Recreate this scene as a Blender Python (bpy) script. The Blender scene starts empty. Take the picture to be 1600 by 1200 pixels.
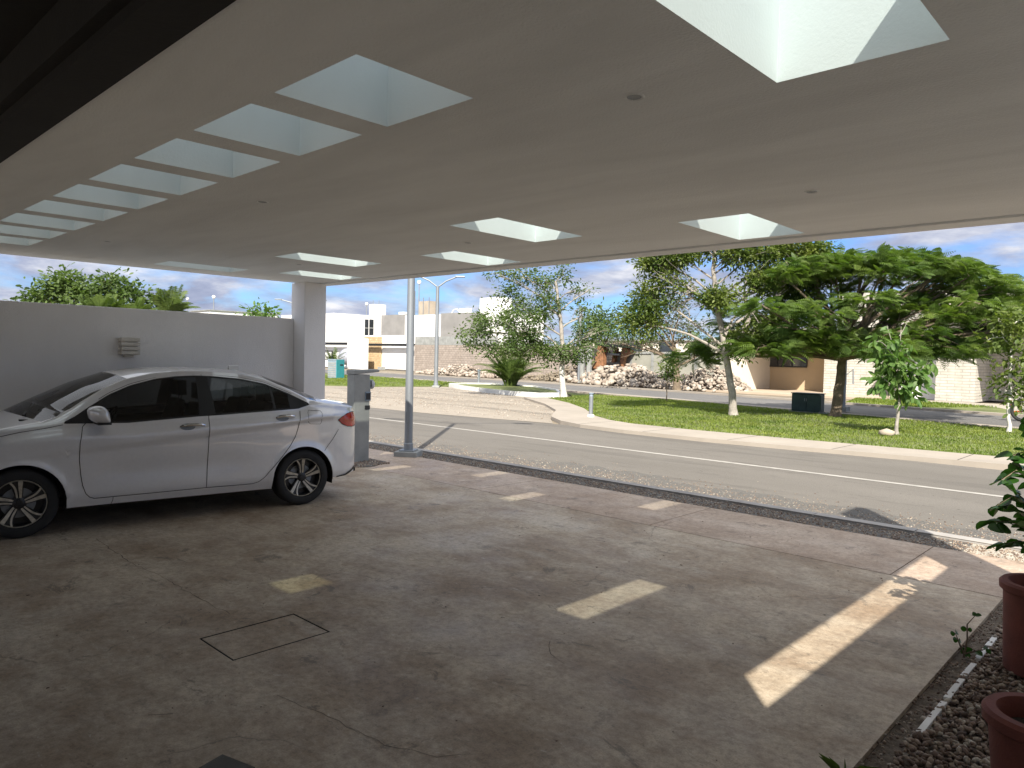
import bpy, bmesh, math, random
import numpy as np
from mathutils import Vector, Matrix
rnd = random.Random(7)
rng = np.random.default_rng(7)
C = bpy.context.scene
COL = C.collection
pi = math.pi

# ------------------------------------------------------------------ camera
FPX, HC = 1136.68, 1.65
YAW, PIT, ROL = math.radians(133.4565), math.radians(-2.1276), math.radians(1.2857)
_f = np.array([math.cos(YAW)*math.cos(PIT), math.sin(YAW)*math.cos(PIT), math.sin(PIT)])
_r = np.cross(_f, [0, 0, 1]); _r /= np.linalg.norm(_r)
_u = np.cross(_r, _f)
CR = _r*math.cos(ROL)+_u*math.sin(ROL)
CU = -_r*math.sin(ROL)+_u*math.cos(ROL)
cam_d = bpy.data.cameras.new('camera'); cam = bpy.data.objects.new('camera', cam_d); COL.objects.link(cam)
mw = Matrix(((CR[0], CU[0], -_f[0], 0), (CR[1], CU[1], -_f[1], 0), (CR[2], CU[2], -_f[2], HC), (0, 0, 0, 1)))
cam.matrix_world = mw
cam_d.sensor_width = 36; cam_d.lens = FPX*36/1600; cam_d.clip_end = 3000; cam_d.clip_start = 0.05
C.camera = cam
C.render.resolution_x = 1024; C.render.resolution_y = 768

def ray(px, py):
    return _f + CR*(px-800)/FPX - CU*(py-600)/FPX
def G(px, py, z=0.0):                     # where the line of sight meets a level plane
    d = ray(px, py); t = (z-HC)/d[2]; return (d[0]*t, d[1]*t)
def PY(px, py, Y):                        # ... the vertical plane y = Y
    d = ray(px, py); t = Y/d[1]; return Vector((d[0]*t, Y, HC+d[2]*t))
def PX(px, py, X):
    d = ray(px, py); t = X/d[0]; return Vector((X, d[1]*t, HC+d[2]*t))
def PD(px, py, D):                        # ... at forward depth D
    d = ray(px, py); return Vector((d[0]*D, d[1]*D, HC+d[2]*D))

# ------------------------------------------------------------------ light
SUN_EL = math.radians(41.0); SAX, SAY = -0.656, 0.755      # ground direction light travels
EXPO, SUN_W, SKY_W = 1.18, 4.2, 0.15
sd = bpy.data.lights.new('sun', 'SUN'); sd.energy = SUN_W; sd.angle = math.radians(0.55); sd.color = (1, 0.94, 0.83)
so = bpy.data.objects.new('sun', sd); COL.objects.link(so)
_sdir = Vector((SAX*math.cos(SUN_EL), SAY*math.cos(SUN_EL), -math.sin(SUN_EL)))
so.rotation_euler = _sdir.to_track_quat('-Z', 'Y').to_euler()
W = bpy.data.worlds.new('World'); C.world = W; W.use_nodes = True
wt = W.node_tree; wt.nodes.clear()
def wn(t, **k):
    n = wt.nodes.new(t)
    for a, b in k.items(): setattr(n, a, b)
    return n
out = wn('ShaderNodeOutputWorld'); bg = wn('ShaderNodeBackground'); bg.inputs[1].default_value = SKY_W
sky = wn('ShaderNodeTexSky'); sky.sky_type = 'NISHITA'; sky.sun_disc = False
sky.sun_elevation = SUN_EL; sky.sun_rotation = math.atan2(-SAX, -SAY)
sky.air_density = 1.0; sky.dust_density = 0.6; sky.ozone_density = 2.2; sky.altitude = 0
tc = wn('ShaderNodeTexCoord'); sep = wn('ShaderNodeSeparateXYZ'); wt.links.new(tc.outputs['Generated'], sep.inputs[0])
# cloud layer: project the direction on a plane above the place
mx = wn('ShaderNodeMath', operation='MAXIMUM'); wt.links.new(sep.outputs[2], mx.inputs[0]); mx.inputs[1].default_value = 0.0
ad = wn('ShaderNodeMath', operation='ADD'); wt.links.new(mx.outputs[0], ad.inputs[0]); ad.inputs[1].default_value = 0.22
dx = wn('ShaderNodeMath', operation='DIVIDE'); wt.links.new(sep.outputs[0], dx.inputs[0]); wt.links.new(ad.outputs[0], dx.inputs[1])
dy = wn('ShaderNodeMath', operation='DIVIDE'); wt.links.new(sep.outputs[1], dy.inputs[0]); wt.links.new(ad.outputs[0], dy.inputs[1])
cmb = wn('ShaderNodeCombineXYZ'); wt.links.new(dx.outputs[0], cmb.inputs[0]); wt.links.new(dy.outputs[0], cmb.inputs[1])
def noise(vec, scale, det, rough, off=(0, 0, 0), dist=0.0):
    mp = wn('ShaderNodeMapping'); mp.inputs[1].default_value = off; wt.links.new(vec, mp.inputs[0])
    n = wn('ShaderNodeTexNoise'); n.inputs['Scale'].default_value = scale; n.inputs['Detail'].default_value = det
    n.inputs['Roughness'].default_value = rough; n.inputs['Distortion'].default_value = dist
    wt.links.new(mp.outputs[0], n.inputs[0]); return n.outputs[0]
def ramp(inp, stops):
    r = wn('ShaderNodeValToRGB'); wt.links.new(inp, r.inputs[0])
    while len(r.color_ramp.elements) < len(stops): r.color_ramp.elements.new(0.5)
    for e, (p, c) in zip(r.color_ramp.elements, stops): e.position = p; e.color = (*c, 1)
    return r.outputs[0]
n1 = noise(cmb.outputs[0], 1.5, 9, 0.55, (3.1, 1.2, 0), 0.3)
cov = ramp(n1, [(0.38, (0, 0, 0)), (0.54, (1, 1, 1))])
n2 = noise(cmb.outputs[0], 2.6, 8, 0.6, (7.7, 4.0, 2), 0.2)
ccol = ramp(n2, [(0.34, (1.0, 1.15, 1.65)), (0.46, (1.35, 1.5, 2.0)), (0.57, (2.0, 2.1, 2.45)), (0.68, (2.9, 2.9, 3.05))])
mix = wn('ShaderNodeMixRGB'); wt.links.new(cov, mix.inputs[0])
skm = wn('ShaderNodeMixRGB', blend_type='MULTIPLY'); skm.inputs[0].default_value = 1; skm.inputs[2].default_value = (0.22, 0.32, 0.50, 1)
wt.links.new(sky.outputs[0], skm.inputs[1])
wt.links.new(skm.outputs[0], mix.inputs[1]); wt.links.new(ccol, mix.inputs[2])
# higher up, out of view, added bright thin cloud helps light the carport
el = wn('ShaderNodeMapRange'); wt.links.new(sep.outputs[2], el.inputs[0]); el.inputs[1].default_value = 0.30; el.inputs[2].default_value = 0.62; el.interpolation_type = 'SMOOTHSTEP'
up = wn('ShaderNodeMixRGB'); wt.links.new(el.outputs[0], up.inputs[0]); wt.links.new(mix.outputs[0], up.inputs[1]); up.inputs[2].default_value = (3.4, 3.5, 3.7, 1)
wt.links.new(up.outputs[0], bg.inputs[0]); wt.links.new(bg.outputs[0], out.inputs[0])
C.view_settings.view_transform = 'Standard'; C.view_settings.look = 'None'; C.view_settings.gamma = 1
C.view_settings.exposure = EXPO
C.render.engine = 'CYCLES'
C.cycles.max_bounces = 10; C.cycles.diffuse_bounces = 6; C.cycles.transparent_max_bounces = 24

# ------------------------------------------------------------------ materials
def node_mat(name):
    m = bpy.data.materials.new(name); m.use_nodes = True
    nt = m.node_tree; b = nt.nodes['Principled BSDF']; return m, nt, b
def N(nt, t, **k):
    n = nt.nodes.new(t)
    for a, b in k.items(): setattr(n, a, b)
    return n
def tnoise(nt, scale, det=4, rough=0.55, stretch=None, dist=0, off=0):
    tc = N(nt, 'ShaderNodeTexCoord'); mp = N(nt, 'ShaderNodeMapping')
    if stretch: mp.inputs['Scale'].default_value = stretch
    mp.inputs['Location'].default_value = (off, off*1.7, off*.3)
    nt.links.new(tc.outputs['Object'], mp.inputs[0])
    n = N(nt, 'ShaderNodeTexNoise'); n.inputs['Scale'].default_value = scale; n.inputs['Detail'].default_value = det
    n.inputs['Roughness'].default_value = rough; n.inputs['Distortion'].default_value = dist
    nt.links.new(mp.outputs[0], n.inputs[0]); return n.outputs[0]
def nramp(nt, inp, stops):
    r = N(nt, 'ShaderNodeValToRGB'); nt.links.new(inp, r.inputs[0])
    while len(r.color_ramp.elements) < len(stops): r.color_ramp.elements.new(0.5)
    for e, (p, c) in zip(r.color_ramp.elements, stops):
        e.position = p; e.color = (*c, 1) if not isinstance(c, (int, float)) else (c, c, c, 1)
    return r.outputs[0]
def nmix(nt, fac, a, b, mode='MIX'):
    m = N(nt, 'ShaderNodeMixRGB', blend_type=mode)
    for i, v in ((0, fac), (1, a), (2, b)):
        if isinstance(v, (int, float)): m.inputs[i].default_value = v
        elif isinstance(v, tuple): m.inputs[i].default_value = (*v, 1)
        else: nt.links.new(v, m.inputs[i])
    return m.outputs[0]
def nbump(nt, b, h, strength=0.3, dist=0.01):
    bp = N(nt, 'ShaderNodeBump'); bp.inputs['Strength'].default_value = strength; bp.inputs['Distance'].default_value = dist
    nt.links.new(h, bp.inputs['Height']); nt.links.new(bp.outputs[0], b.inputs['Normal'])
def simple(name, col, rough=0.6, var=0.15, scale=3, bump=0.0, bscale=60, metal=0, bdist=0.004, spec=None, stretch=None):
    m, nt, b = node_mat(name)
    lo = tuple(c*(1-var) for c in col); hi = tuple(min(1, c*(1+var)) for c in col)
    nt.links.new(nramp(nt, tnoise(nt, scale, 6, 0.6, stretch), [(0.3, lo), (0.7, hi)]), b.inputs['Base Color'])
    b.inputs['Roughness'].default_value = rough; b.inputs['Metallic'].default_value = metal
    if spec is not None: b.inputs['Specular IOR Level'].default_value = spec
    if bump: nbump(nt, b, tnoise(nt, bscale, 3, 0.6), bump, bdist)
    return m
M = {}
def mk_floor(name='stained_concrete', mul=(1.12, 1.11, 1.03), br=0.65):
    m, nt, b = node_mat(name)
    base = nramp(nt, tnoise(nt, 0.9, 12, 0.72, dist=0.15), [(0.30, (0.27, 0.215, 0.165)), (0.45, (0.36, 0.295, 0.235)), (0.58, (0.43, 0.365, 0.30)), (0.72, (0.37, 0.315, 0.25))])
    brown = nramp(nt, tnoise(nt, 1.1, 12, 0.74, (1, 1.4, 1), 0.2, 5), [(0.44, 0.0), (0.62, br)])
    c = nmix(nt, brown, base, (0.19, 0.125, 0.078))
    c = nmix(nt, 1.0, c, nramp(nt, tnoise(nt, 5.5, 12, 0.78, None, 0.3, 17), [(0.32, (0.80, 0.79, 0.78)), (0.68, (1.16, 1.16, 1.16))]), 'MULTIPLY')
    pale = nramp(nt, tnoise(nt, 1.2, 12, 0.75, (0.7, 1.5, 1), 0.2, 11), [(0.54, 0.0), (0.72, 0.5)])
    c = nmix(nt, pale, c, (0.52, 0.475, 0.42))
    dark = nramp(nt, tnoise(nt, 1.6, 12, 0.74, (1.3, .8, 1), 0.2, 23), [(0.59, 0.0), (0.68, 0.6)])
    c = nmix(nt, dark, c, (0.085, 0.075, 0.06))
    c = nmix(nt, 1.0, c, nramp(nt, tnoise(nt, 26, 6, 0.8, None, 0, 41), [(0.36, (0.74, 0.73, 0.72)), (0.5, (1.0, 1.0, 1.0)), (0.66, (1.18, 1.18, 1.18))]), 'MULTIPLY')
    wh = nramp(nt, tnoise(nt, 7.0, 10, 0.8, (1, 2.5, 1), 0.4, 51), [(0.60, 0.0), (0.66, 0.45)])
    c = nmix(nt, wh, c, (0.60, 0.56, 0.50))
    oil = nramp(nt, tnoise(nt, 2.4, 9, 0.8, (1, 1.5, 1), 0.6, 61), [(0.585, 0.0), (0.625, 0.6)])
    c = nmix(nt, oil, c, (0.10, 0.085, 0.07))
    c = nmix(nt, 1.0, c, mul, 'MULTIPLY')
    sp = nramp(nt, tnoise(nt, 38, 2, 0.5, None, 0, 3), [(0.68, 0.0), (0.76, 0.5)])
    c = nmix(nt, sp, c, (0.09, 0.075, 0.06))
    gr = nramp(nt, tnoise(nt, 120, 2, 0.6), [(0.3, (0.86, 0.86, 0.86)), (0.7, (1.1, 1.1, 1.1))])
    c = nmix(nt, 1.0, c, gr, 'MULTIPLY')
    # hairline cracks
    tc = N(nt, 'ShaderNodeTexCoord'); v = N(nt, 'ShaderNodeTexVoronoi', feature='DISTANCE_TO_EDGE'); v.inputs['Scale'].default_value = 0.45
    wob = N(nt, 'ShaderNodeTexNoise'); wob.inputs['Scale'].default_value = 3.0; wob.inputs['Detail'].default_value = 6
    nt.links.new(tc.outputs['Object'], wob.inputs[0])
    av = N(nt, 'ShaderNodeVectorMath', operation='MULTIPLY_ADD'); nt.links.new(wob.outputs[1], av.inputs[0]); av.inputs[1].default_value = (0.5, 0.5, 0.5)
    nt.links.new(tc.outputs['Object'], av.inputs[2]); nt.links.new(av.outputs[0], v.inputs[0])
    cr = nramp(nt, v.outputs[0], [(0.0, 0.55), (0.0035, 0.0)])
    gate = nramp(nt, tnoise(nt, 0.6, 2, 0.5, None, 0, 31), [(0.46, 0.0), (0.56, 1.0)])
    c = nmix(nt, nmix(nt, 1.0, cr, gate, 'MULTIPLY'), c, (0.07, 0.06, 0.05))
    nt.links.new(c, b.inputs['Base Color'])
    nt.links.new(nramp(nt, tnoise(nt, 1.5, 6, 0.6, None, 0, 9), [(0.3, 0.48), (0.7, 0.8)]), b.inputs['Roughness'])
    b.inputs['Specular IOR Level'].default_value = 0.4
    nbump(nt, b, tnoise(nt, 30, 8, 0.75), 0.5, 0.006)
    return m
M['floor'] = mk_floor()
M['walkslab'] = mk_floor('sidewalk_concrete', (1.10, 1.03, 0.98), 0.35)
def mk_plaster(name, col, streak=0.06, bmp=0.6):
    m, nt, b = node_mat(name)
    lo = tuple(c*(1-streak) for c in col); hi = tuple(min(.95, c*(1+streak)) for c in col)
    c = nramp(nt, tnoise(nt, 1.2, 7, 0.6, (0.5, 2.2, 1), 0.4), [(0.3, lo), (0.7, hi)])
    nt.links.new(c, b.inputs['Base Color']); b.inputs['Roughness'].default_value = 0.8
    b.inputs['Specular IOR Level'].default_value = 0.25
    h = nmix(nt, 0.45, tnoise(nt, 2.2, 4, 0.55, (0.6, 2.0, 1)), tnoise(nt, 90, 3, 0.6))
    nbump(nt, b, h, bmp, 0.018)
    return m
M['ceiling'] = mk_plaster('ceiling_plaster', (0.855, 0.875, 0.87), 0.08)
M['wall'] = mk_plaster('wall_plaster', (0.80, 0.79, 0.79), 0.04)
M['shaft'] = mk_plaster('shaft_plaster', (0.80, 0.85, 0.86), 0.03, 0.12)
M['white'] = mk_plaster('white_render', (0.80, 0.79, 0.77), 0.04)
M['grayrender'] = simple('grey_render', (0.25, 0.24, 0.23), 0.9, 0.15, 0.7, 0.2, 20)
M['beige'] = simple('beige_render', (0.38, 0.32, 0.25), 0.9, 0.18, 0.8, 0.2, 20)
M['peach'] = mk_plaster('peach_render', (0.50, 0.39, 0.26), 0.04)
M['cream'] = mk_plaster('cream_render', (0.72, 0.66, 0.57), 0.04)
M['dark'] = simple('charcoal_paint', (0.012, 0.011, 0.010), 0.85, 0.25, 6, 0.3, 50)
M['conc'] = simple('raw_concrete', (0.27, 0.275, 0.265), 0.85, 0.2, 3.0, 0.4, 30)
M['panelwall'] = simple('old_concrete_panel', (0.30, 0.295, 0.25), 0.9, 0.16, 1.0, 0.3, 12)
def mk_asphalt(name, a, b_, patch):
    m, nt, b = node_mat(name)
    c = nramp(nt, tnoise(nt, 0.35, 7, 0.6, (0.35, 1.3, 1)), [(0.3, a), (0.7, b_)])
    g = nramp(nt, tnoise(nt, 70, 2, 0.7), [(0.3, (0.72, 0.72, 0.72)), (0.7, (1.25, 1.25, 1.25))])
    c = nmix(nt, 1, c, g, 'MULTIPLY')
    d = nramp(nt, tnoise(nt, 0.9, 8, 0.68, (0.22, 1.5, 1), 0.5, 4), [(0.55, 0.0), (0.60, 0.65)])
    c = nmix(nt, d, c, patch)
    d = nramp(nt, tnoise(nt, 3.0, 8, 0.7, (0.5, 1.8, 1), 0.3, 14), [(0.585, 0.0), (0.62, 0.6)])
    c = nmix(nt, d, c, patch)
    d = nramp(nt, tnoise(nt, 9.0, 4, 0.7, None, 0.0, 24), [(0.66, 0.0), (0.69, 0.8)])
    c = nmix(nt, d, c, tuple(q*.6 for q in patch))
    nt.links.new(c, b.inputs['Base Color']); b.inputs['Roughness'].default_value = 0.85
    b.inputs['Specular IOR Level'].default_value = 0.3
    nbump(nt, b, tnoise(nt, 90, 4, 0.7), 0.5, 0.008)
    return m
M['asphalt'] = mk_asphalt('worn_asphalt', (0.130, 0.118, 0.103), (0.172, 0.157, 0.138), (0.11, 0.10, 0.088))
M['asphalt2'] = mk_asphalt('far_asphalt', (0.13, 0.125, 0.122), (0.165, 0.158, 0.152), (0.11, 0.105, 0.10))
M['sand'] = mk_asphalt('gravelly_sand', (0.25, 0.215, 0.175), (0.34, 0.295, 0.245), (0.135, 0.12, 0.10))
M['earth'] = simple('dry_earth', (0.20, 0.165, 0.12), 0.95, 0.3, 0.5, 0.5, 8, bdist=0.05)
M['gravelbed'] = simple('gravel_bed', (0.16, 0.13, 0.10), 0.95, 0.4, 30, 0.9, 60, bdist=0.02)
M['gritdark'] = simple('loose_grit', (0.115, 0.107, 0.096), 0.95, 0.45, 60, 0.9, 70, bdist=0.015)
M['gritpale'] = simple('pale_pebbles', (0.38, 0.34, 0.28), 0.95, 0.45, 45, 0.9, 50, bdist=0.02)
M['lawn'] = simple('lawn_soil', (0.125, 0.145, 0.045), 0.95, 0.4, 1.1, 0.8, 30, bdist=0.03)
M['kerb'] = simple('kerb_concrete', (0.32, 0.30, 0.28), 0.85, 0.22, 2.5, 0.4, 30)
M['path'] = simple('path_concrete', (0.32, 0.28, 0.235), 0.85, 0.12, 1.0, 0.3, 30)
M['whitepaint'] = simple('worn_white_paint', (0.70, 0.69, 0.66), 0.7, 0.15, 3, 0.2, 40)
M['lineworn'] = simple('faded_line_paint', (0.34, 0.32, 0.29), 0.8, 0.22, 6, 0.2, 60)
M['galv'] = simple('galvanised_steel', (0.27, 0.29, 0.31), 0.5, 0.10, 5, 0.05, 60, metal=0.55, stretch=(1, 1, .3))
M['black'] = simple('black_plastic', (0.012, 0.012, 0.013), 0.45, 0.1)
M['blackgap'] = simple('dark_gap', (0.008, 0.007, 0.006), 0.95, 0.1)
M['rubber'] = simple('tyre_rubber', (0.016, 0.016, 0.016), 0.75, 0.2, 20, 0.1, 80)
M['rimblack'] = simple('black_rim', (0.015, 0.015, 0.016), 0.35, 0.1, 3)
M['rimsilver'] = simple('dusty_machined_alloy', (0.50, 0.46, 0.38), 0.42, 0.3, 25, metal=0.45)
M['chrome'] = simple('chrome', (0.72, 0.72, 0.72), 0.12, 0.03, metal=1)
M['seat'] = simple('seat_fabric', (0.03, 0.03, 0.032), 0.9, 0.2, 10)
M['redlens'] = simple('red_lens', (0.42, 0.012, 0.014), 0.12, 0.35, 14, spec=0.8)
M['clearlens'] = simple('clear_lens', (0.45, 0.46, 0.48), 0.1, 0.2, 10)
M['orange'] = simple('rusty_orange_paint', (0.27, 0.13, 0.065), 0.6, 0.4, 5)
M['orangebright'] = simple('orange_paint', (0.62, 0.16, 0.04), 0.4, 0.1, 5)
M['terra'] = simple('terracotta', (0.155, 0.042, 0.028), 0.75, 0.22, 7, 0.5, 120, bdist=0.003)
M['soil'] = simple('potting_soil', (0.03, 0.024, 0.018), 0.95, 0.4, 20, 0.8, 30, bdist=0.02)
M['utilgreen'] = simple('dark_green_utility_paint', (0.022, 0.05, 0.045), 0.5, 0.3, 5)
M['teal'] = simple('teal_paint', (0.03, 0.26, 0.29), 0.5, 0.1, 4)
M['boxgray'] = simple('grey_blue_louvre', (0.20, 0.25, 0.30), 0.6, 0.15, 8)
M['silvercover'] = simple('silver_cover', (0.36, 0.37, 0.42), 0.35, 0.2, 3, 0.8, 5, bdist=0.08)
M['lamp'] = simple('lamp_body', (0.55, 0.52, 0.47), 0.7, 0.15, 8, 0.3, 40)
M['globe'] = simple('white_globe', (0.85, 0.85, 0.82), 0.4, 0.03)
M['crackdirt'] = simple('crack_dirt', (0.13, 0.10, 0.075), 0.95, 0.2)
M['drive'] = simple('pinkish_driveway', (0.42, 0.34, 0.26), 0.85, 0.1, 1.0, 0.2, 30)
M['cover'] = simple('drain_cover_concrete', (0.24, 0.215, 0.17), 0.75, 0.18, 2.0, 0.3, 50)
M['green_shirt'] = simple('plain_cloth', (0.2, 0.2, 0.2), 0.9)
def mk_stonewall(name, mortar, a, b_, scale, bw=0.5, rh=0.25):
    m, nt, b = node_mat(name)
    tc = N(nt, 'ShaderNodeTexCoord'); sp = N(nt, 'ShaderNodeSeparateXYZ'); nt.links.new(tc.outputs['Object'], sp.inputs[0])
    ad = N(nt, 'ShaderNodeMath', operation='ADD'); nt.links.new(sp.outputs[0], ad.inputs[0]); nt.links.new(sp.outputs[1], ad.inputs[1])
    cb = N(nt, 'ShaderNodeCombineXYZ'); nt.links.new(ad.outputs[0], cb.inputs[0]); nt.links.new(sp.outputs[2], cb.inputs[1])
    br = N(nt, 'ShaderNodeTexBrick'); br.inputs['Scale'].default_value = scale
    br.inputs['Color1'].default_value = (*a, 1); br.inputs['Color2'].default_value = (*b_, 1); br.inputs['Mortar'].default_value = (*mortar, 1)
    br.inputs['Mortar Size'].default_value = 0.018; br.inputs['Brick Width'].default_value = bw; br.inputs['Row Height'].default_value = rh
    br.inputs['Bias'].default_value = 0.0
    nt.links.new(cb.outputs[0], br.inputs[0])
    g = nramp(nt, tnoise(nt, 2.5, 6, 0.7), [(0.3, (0.8, 0.8, 0.8)), (0.7, (1.15, 1.15, 1.15))])
    nt.links.new(nmix(nt, 1, br.outputs[0], g, 'MULTIPLY'), b.inputs['Base Color']); b.inputs['Roughness'].default_value = 0.9
    iv = N(nt, 'ShaderNodeMath', operation='SUBTRACT'); iv.inputs[0].default_value = 1; nt.links.new(br.outputs[1], iv.inputs[1])
    nbump(nt, b, iv.outputs[0], 0.6, 0.02)
    return m
M['block'] = mk_stonewall('concrete_block_wall', (0.22, 0.19, 0.165), (0.30, 0.25, 0.215), (0.35, 0.295, 0.255), 1.0, 0.4, 0.2)
M['stonewhite'] = mk_stonewall('pale_stone_veneer', (0.36, 0.335, 0.295), (0.46, 0.43, 0.375), (0.53, 0.50, 0.44), 1.0, 0.62, 0.14)
M['stonetan'] = mk_stonewall('tan_stone_veneer', (0.34, 0.25, 0.15), (0.48, 0.34, 0.19), (0.58, 0.43, 0.26), 1.0, 0.35, 0.22)
def mk_paint():
    m, nt, b = node_mat('pearl_white_car_paint')
    b.inputs['Metallic'].default_value = 0.2; b.inputs['Roughness'].default_value = 0.30
    b.inputs['Coat Weight'].default_value = 1.0; b.inputs['Coat Roughness'].default_value = 0.02; b.inputs['Coat IOR'].default_value = 1.9
    d = nramp(nt, tnoise(nt, 30, 5, 0.7), [(0.35, (0.70, 0.70, 0.71)), (0.7, (0.74, 0.74, 0.75))])
    nt.links.new(d, b.inputs['Base Color'])
    return m
M['paint'] = mk_paint()
def mk_glass(name, tint, rough=0.02, gloss=1.0):
    m = bpy.data.materials.new(name); m.use_nodes = True; nt = m.node_tree; nt.nodes.clear()
    o = N(nt, 'ShaderNodeOutputMaterial'); t = N(nt, 'ShaderNodeBsdfTransparent'); g = N(nt, 'ShaderNodeBsdfGlossy')
    t.inputs[0].default_value = (*tint, 1); g.inputs['Roughness'].default_value = rough
    fr = N(nt, 'ShaderNodeFresnel'); fr.inputs[0].default_value = 1.5
    mu = N(nt, 'ShaderNodeMath', operation='MULTIPLY'); nt.links.new(fr.outputs[0], mu.inputs[0]); mu.inputs[1].default_value = gloss
    mx = N(nt, 'ShaderNodeMixShader'); nt.links.new(mu.outputs[0], mx.inputs[0]); nt.links.new(t.outputs[0], mx.inputs[1]); nt.links.new(g.outputs[0], mx.inputs[2])
    nt.links.new(mx.outputs[0], o.inputs[0]); return m
M['tint'] = mk_glass('tinted_glass', (0.34, 0.35, 0.35))
M['windscreen'] = mk_glass('windscreen_glass', (0.35, 0.38, 0.36), gloss=1.1)
M['skyglass'] = mk_glass('greenish_skylight_glass', (0.93, 0.965, 0.955), 0.05, 0.6)
M['smoke'] = mk_glass('added_pane_glass', (0.52, 0.55, 0.47), 0.3, 0.5)
M['winglass'] = simple('dark_window', (0.03, 0.035, 0.04), 0.12, 0.3, 1.0, spec=0.8)
def mk_leaf(name, a, b_, trans=0.45, scale=1.2, rough=0.5):
    m, nt, b = node_mat(name)
    c = nramp(nt, tnoise(nt, scale, 3, 0.6), [(0.3, a), (0.7, b_)])
    c2 = nramp(nt, tnoise(nt, 14, 2, 0.6), [(0.3, (0.75, 0.75, 0.75)), (0.7, (1.3, 1.3, 1.2))])
    c = nmix(nt, 1, c, c2, 'MULTIPLY')
    nt.links.new(c, b.inputs['Base Color']); b.inputs['Roughness'].default_value = rough
    b.inputs['Specular IOR Level'].default_value = 0.35
    tr = N(nt, 'ShaderNodeBsdfTranslucent')
    nt.links.new(nmix(nt, 1, c, (1.3, 1.5, 0.6), 'MULTIPLY'), tr.inputs[0])
    mx = N(nt, 'ShaderNodeMixShader'); mx.inputs[0].default_value = trans
    o = nt.nodes['Material Output']
    nt.links.new(b.outputs[0], mx.inputs[1]); nt.links.new(tr.outputs[0], mx.inputs[2]); nt.links.new(mx.outputs[0], o.inputs[0])
    return m
M['leafA'] = mk_leaf('mid_green_leaves', (0.055, 0.095, 0.03), (0.12, 0.17, 0.05), 0.35, 1.0)
M['leafB'] = mk_leaf('yellowish_leaves', (0.055, 0.10, 0.025), (0.17, 0.20, 0.05), 0.4, 1.3)
M['leafC'] = mk_leaf('feathery_leaves', (0.052, 0.105, 0.030), (0.165, 0.22, 0.05), 0.4, 0.8)
M['leafD'] = mk_leaf('grey_green_leaves', (0.06, 0.085, 0.045), (0.11, 0.13, 0.06), 0.3, 1.0)
M['leafP'] = mk_leaf('palm_leaves', (0.05, 0.09, 0.02), (0.12, 0.16, 0.04), 0.35, 1.0)
M['leafS'] = mk_leaf('broad_leaves', (0.06, 0.14, 0.03), (0.15, 0.22, 0.07), 0.4, 4)
M['leafK'] = mk_leaf('glossy_round_leaves', (0.018, 0.06, 0.010), (0.04, 0.11, 0.018), 0.35, 6, 0.4)
M['grass'] = mk_leaf('grass_blades', (0.115, 0.18, 0.030), (0.25, 0.29, 0.06), 0.4, 0.9)
M['bark'] = simple('pale_bark', (0.30, 0.27, 0.235), 0.9, 0.35, 7, 0.6, 20, bdist=0.02)
M['barkwhite'] = simple('limewashed_bark', (0.52, 0.50, 0.46), 0.9, 0.2, 5, 0.5, 20, bdist=0.02)
M['barkdark'] = simple('brown_bark', (0.15, 0.115, 0.08), 0.9, 0.4, 7, 0.6, 20, bdist=0.02)
def mk_rock():
    m, nt, b = node_mat('limestone_rubble')
    at = N(nt, 'ShaderNodeAttribute'); at.attribute_name = 'tone'
    c = nramp(nt, at.outputs['Fac'], [(0, (0.22, 0.175, 0.14)), (0.5, (0.34, 0.285, 0.235)), (1, (0.46, 0.41, 0.35))])
    nt.links.new(nmix(nt, 1, c, nramp(nt, tnoise(nt, 6, 4), [(0.3, (0.8, 0.8, 0.8)), (0.7, (1.1, 1.1, 1.1))]), 'MULTIPLY'), b.inputs['Base Color'])
    b.inputs['Roughness'].default_value = 0.95; return m
M['rock'] = mk_rock()
def mk_pebble():
    m, nt, b = node_mat('brown_pebbles')
    at = N(nt, 'ShaderNodeAttribute'); at.attribute_name = 'tone'
    c = nramp(nt, at.outputs['Fac'], [(0, (0.085, 0.055, 0.04)), (0.4, (0.19, 0.13, 0.095)), (0.8, (0.30, 0.24, 0.18)), (1, (0.42, 0.38, 0.32))])
    nt.links.new(c, b.inputs['Base Color']); b.inputs['Roughness'].default_value = 0.8; return m
M['pebble'] = mk_pebble()

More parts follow.
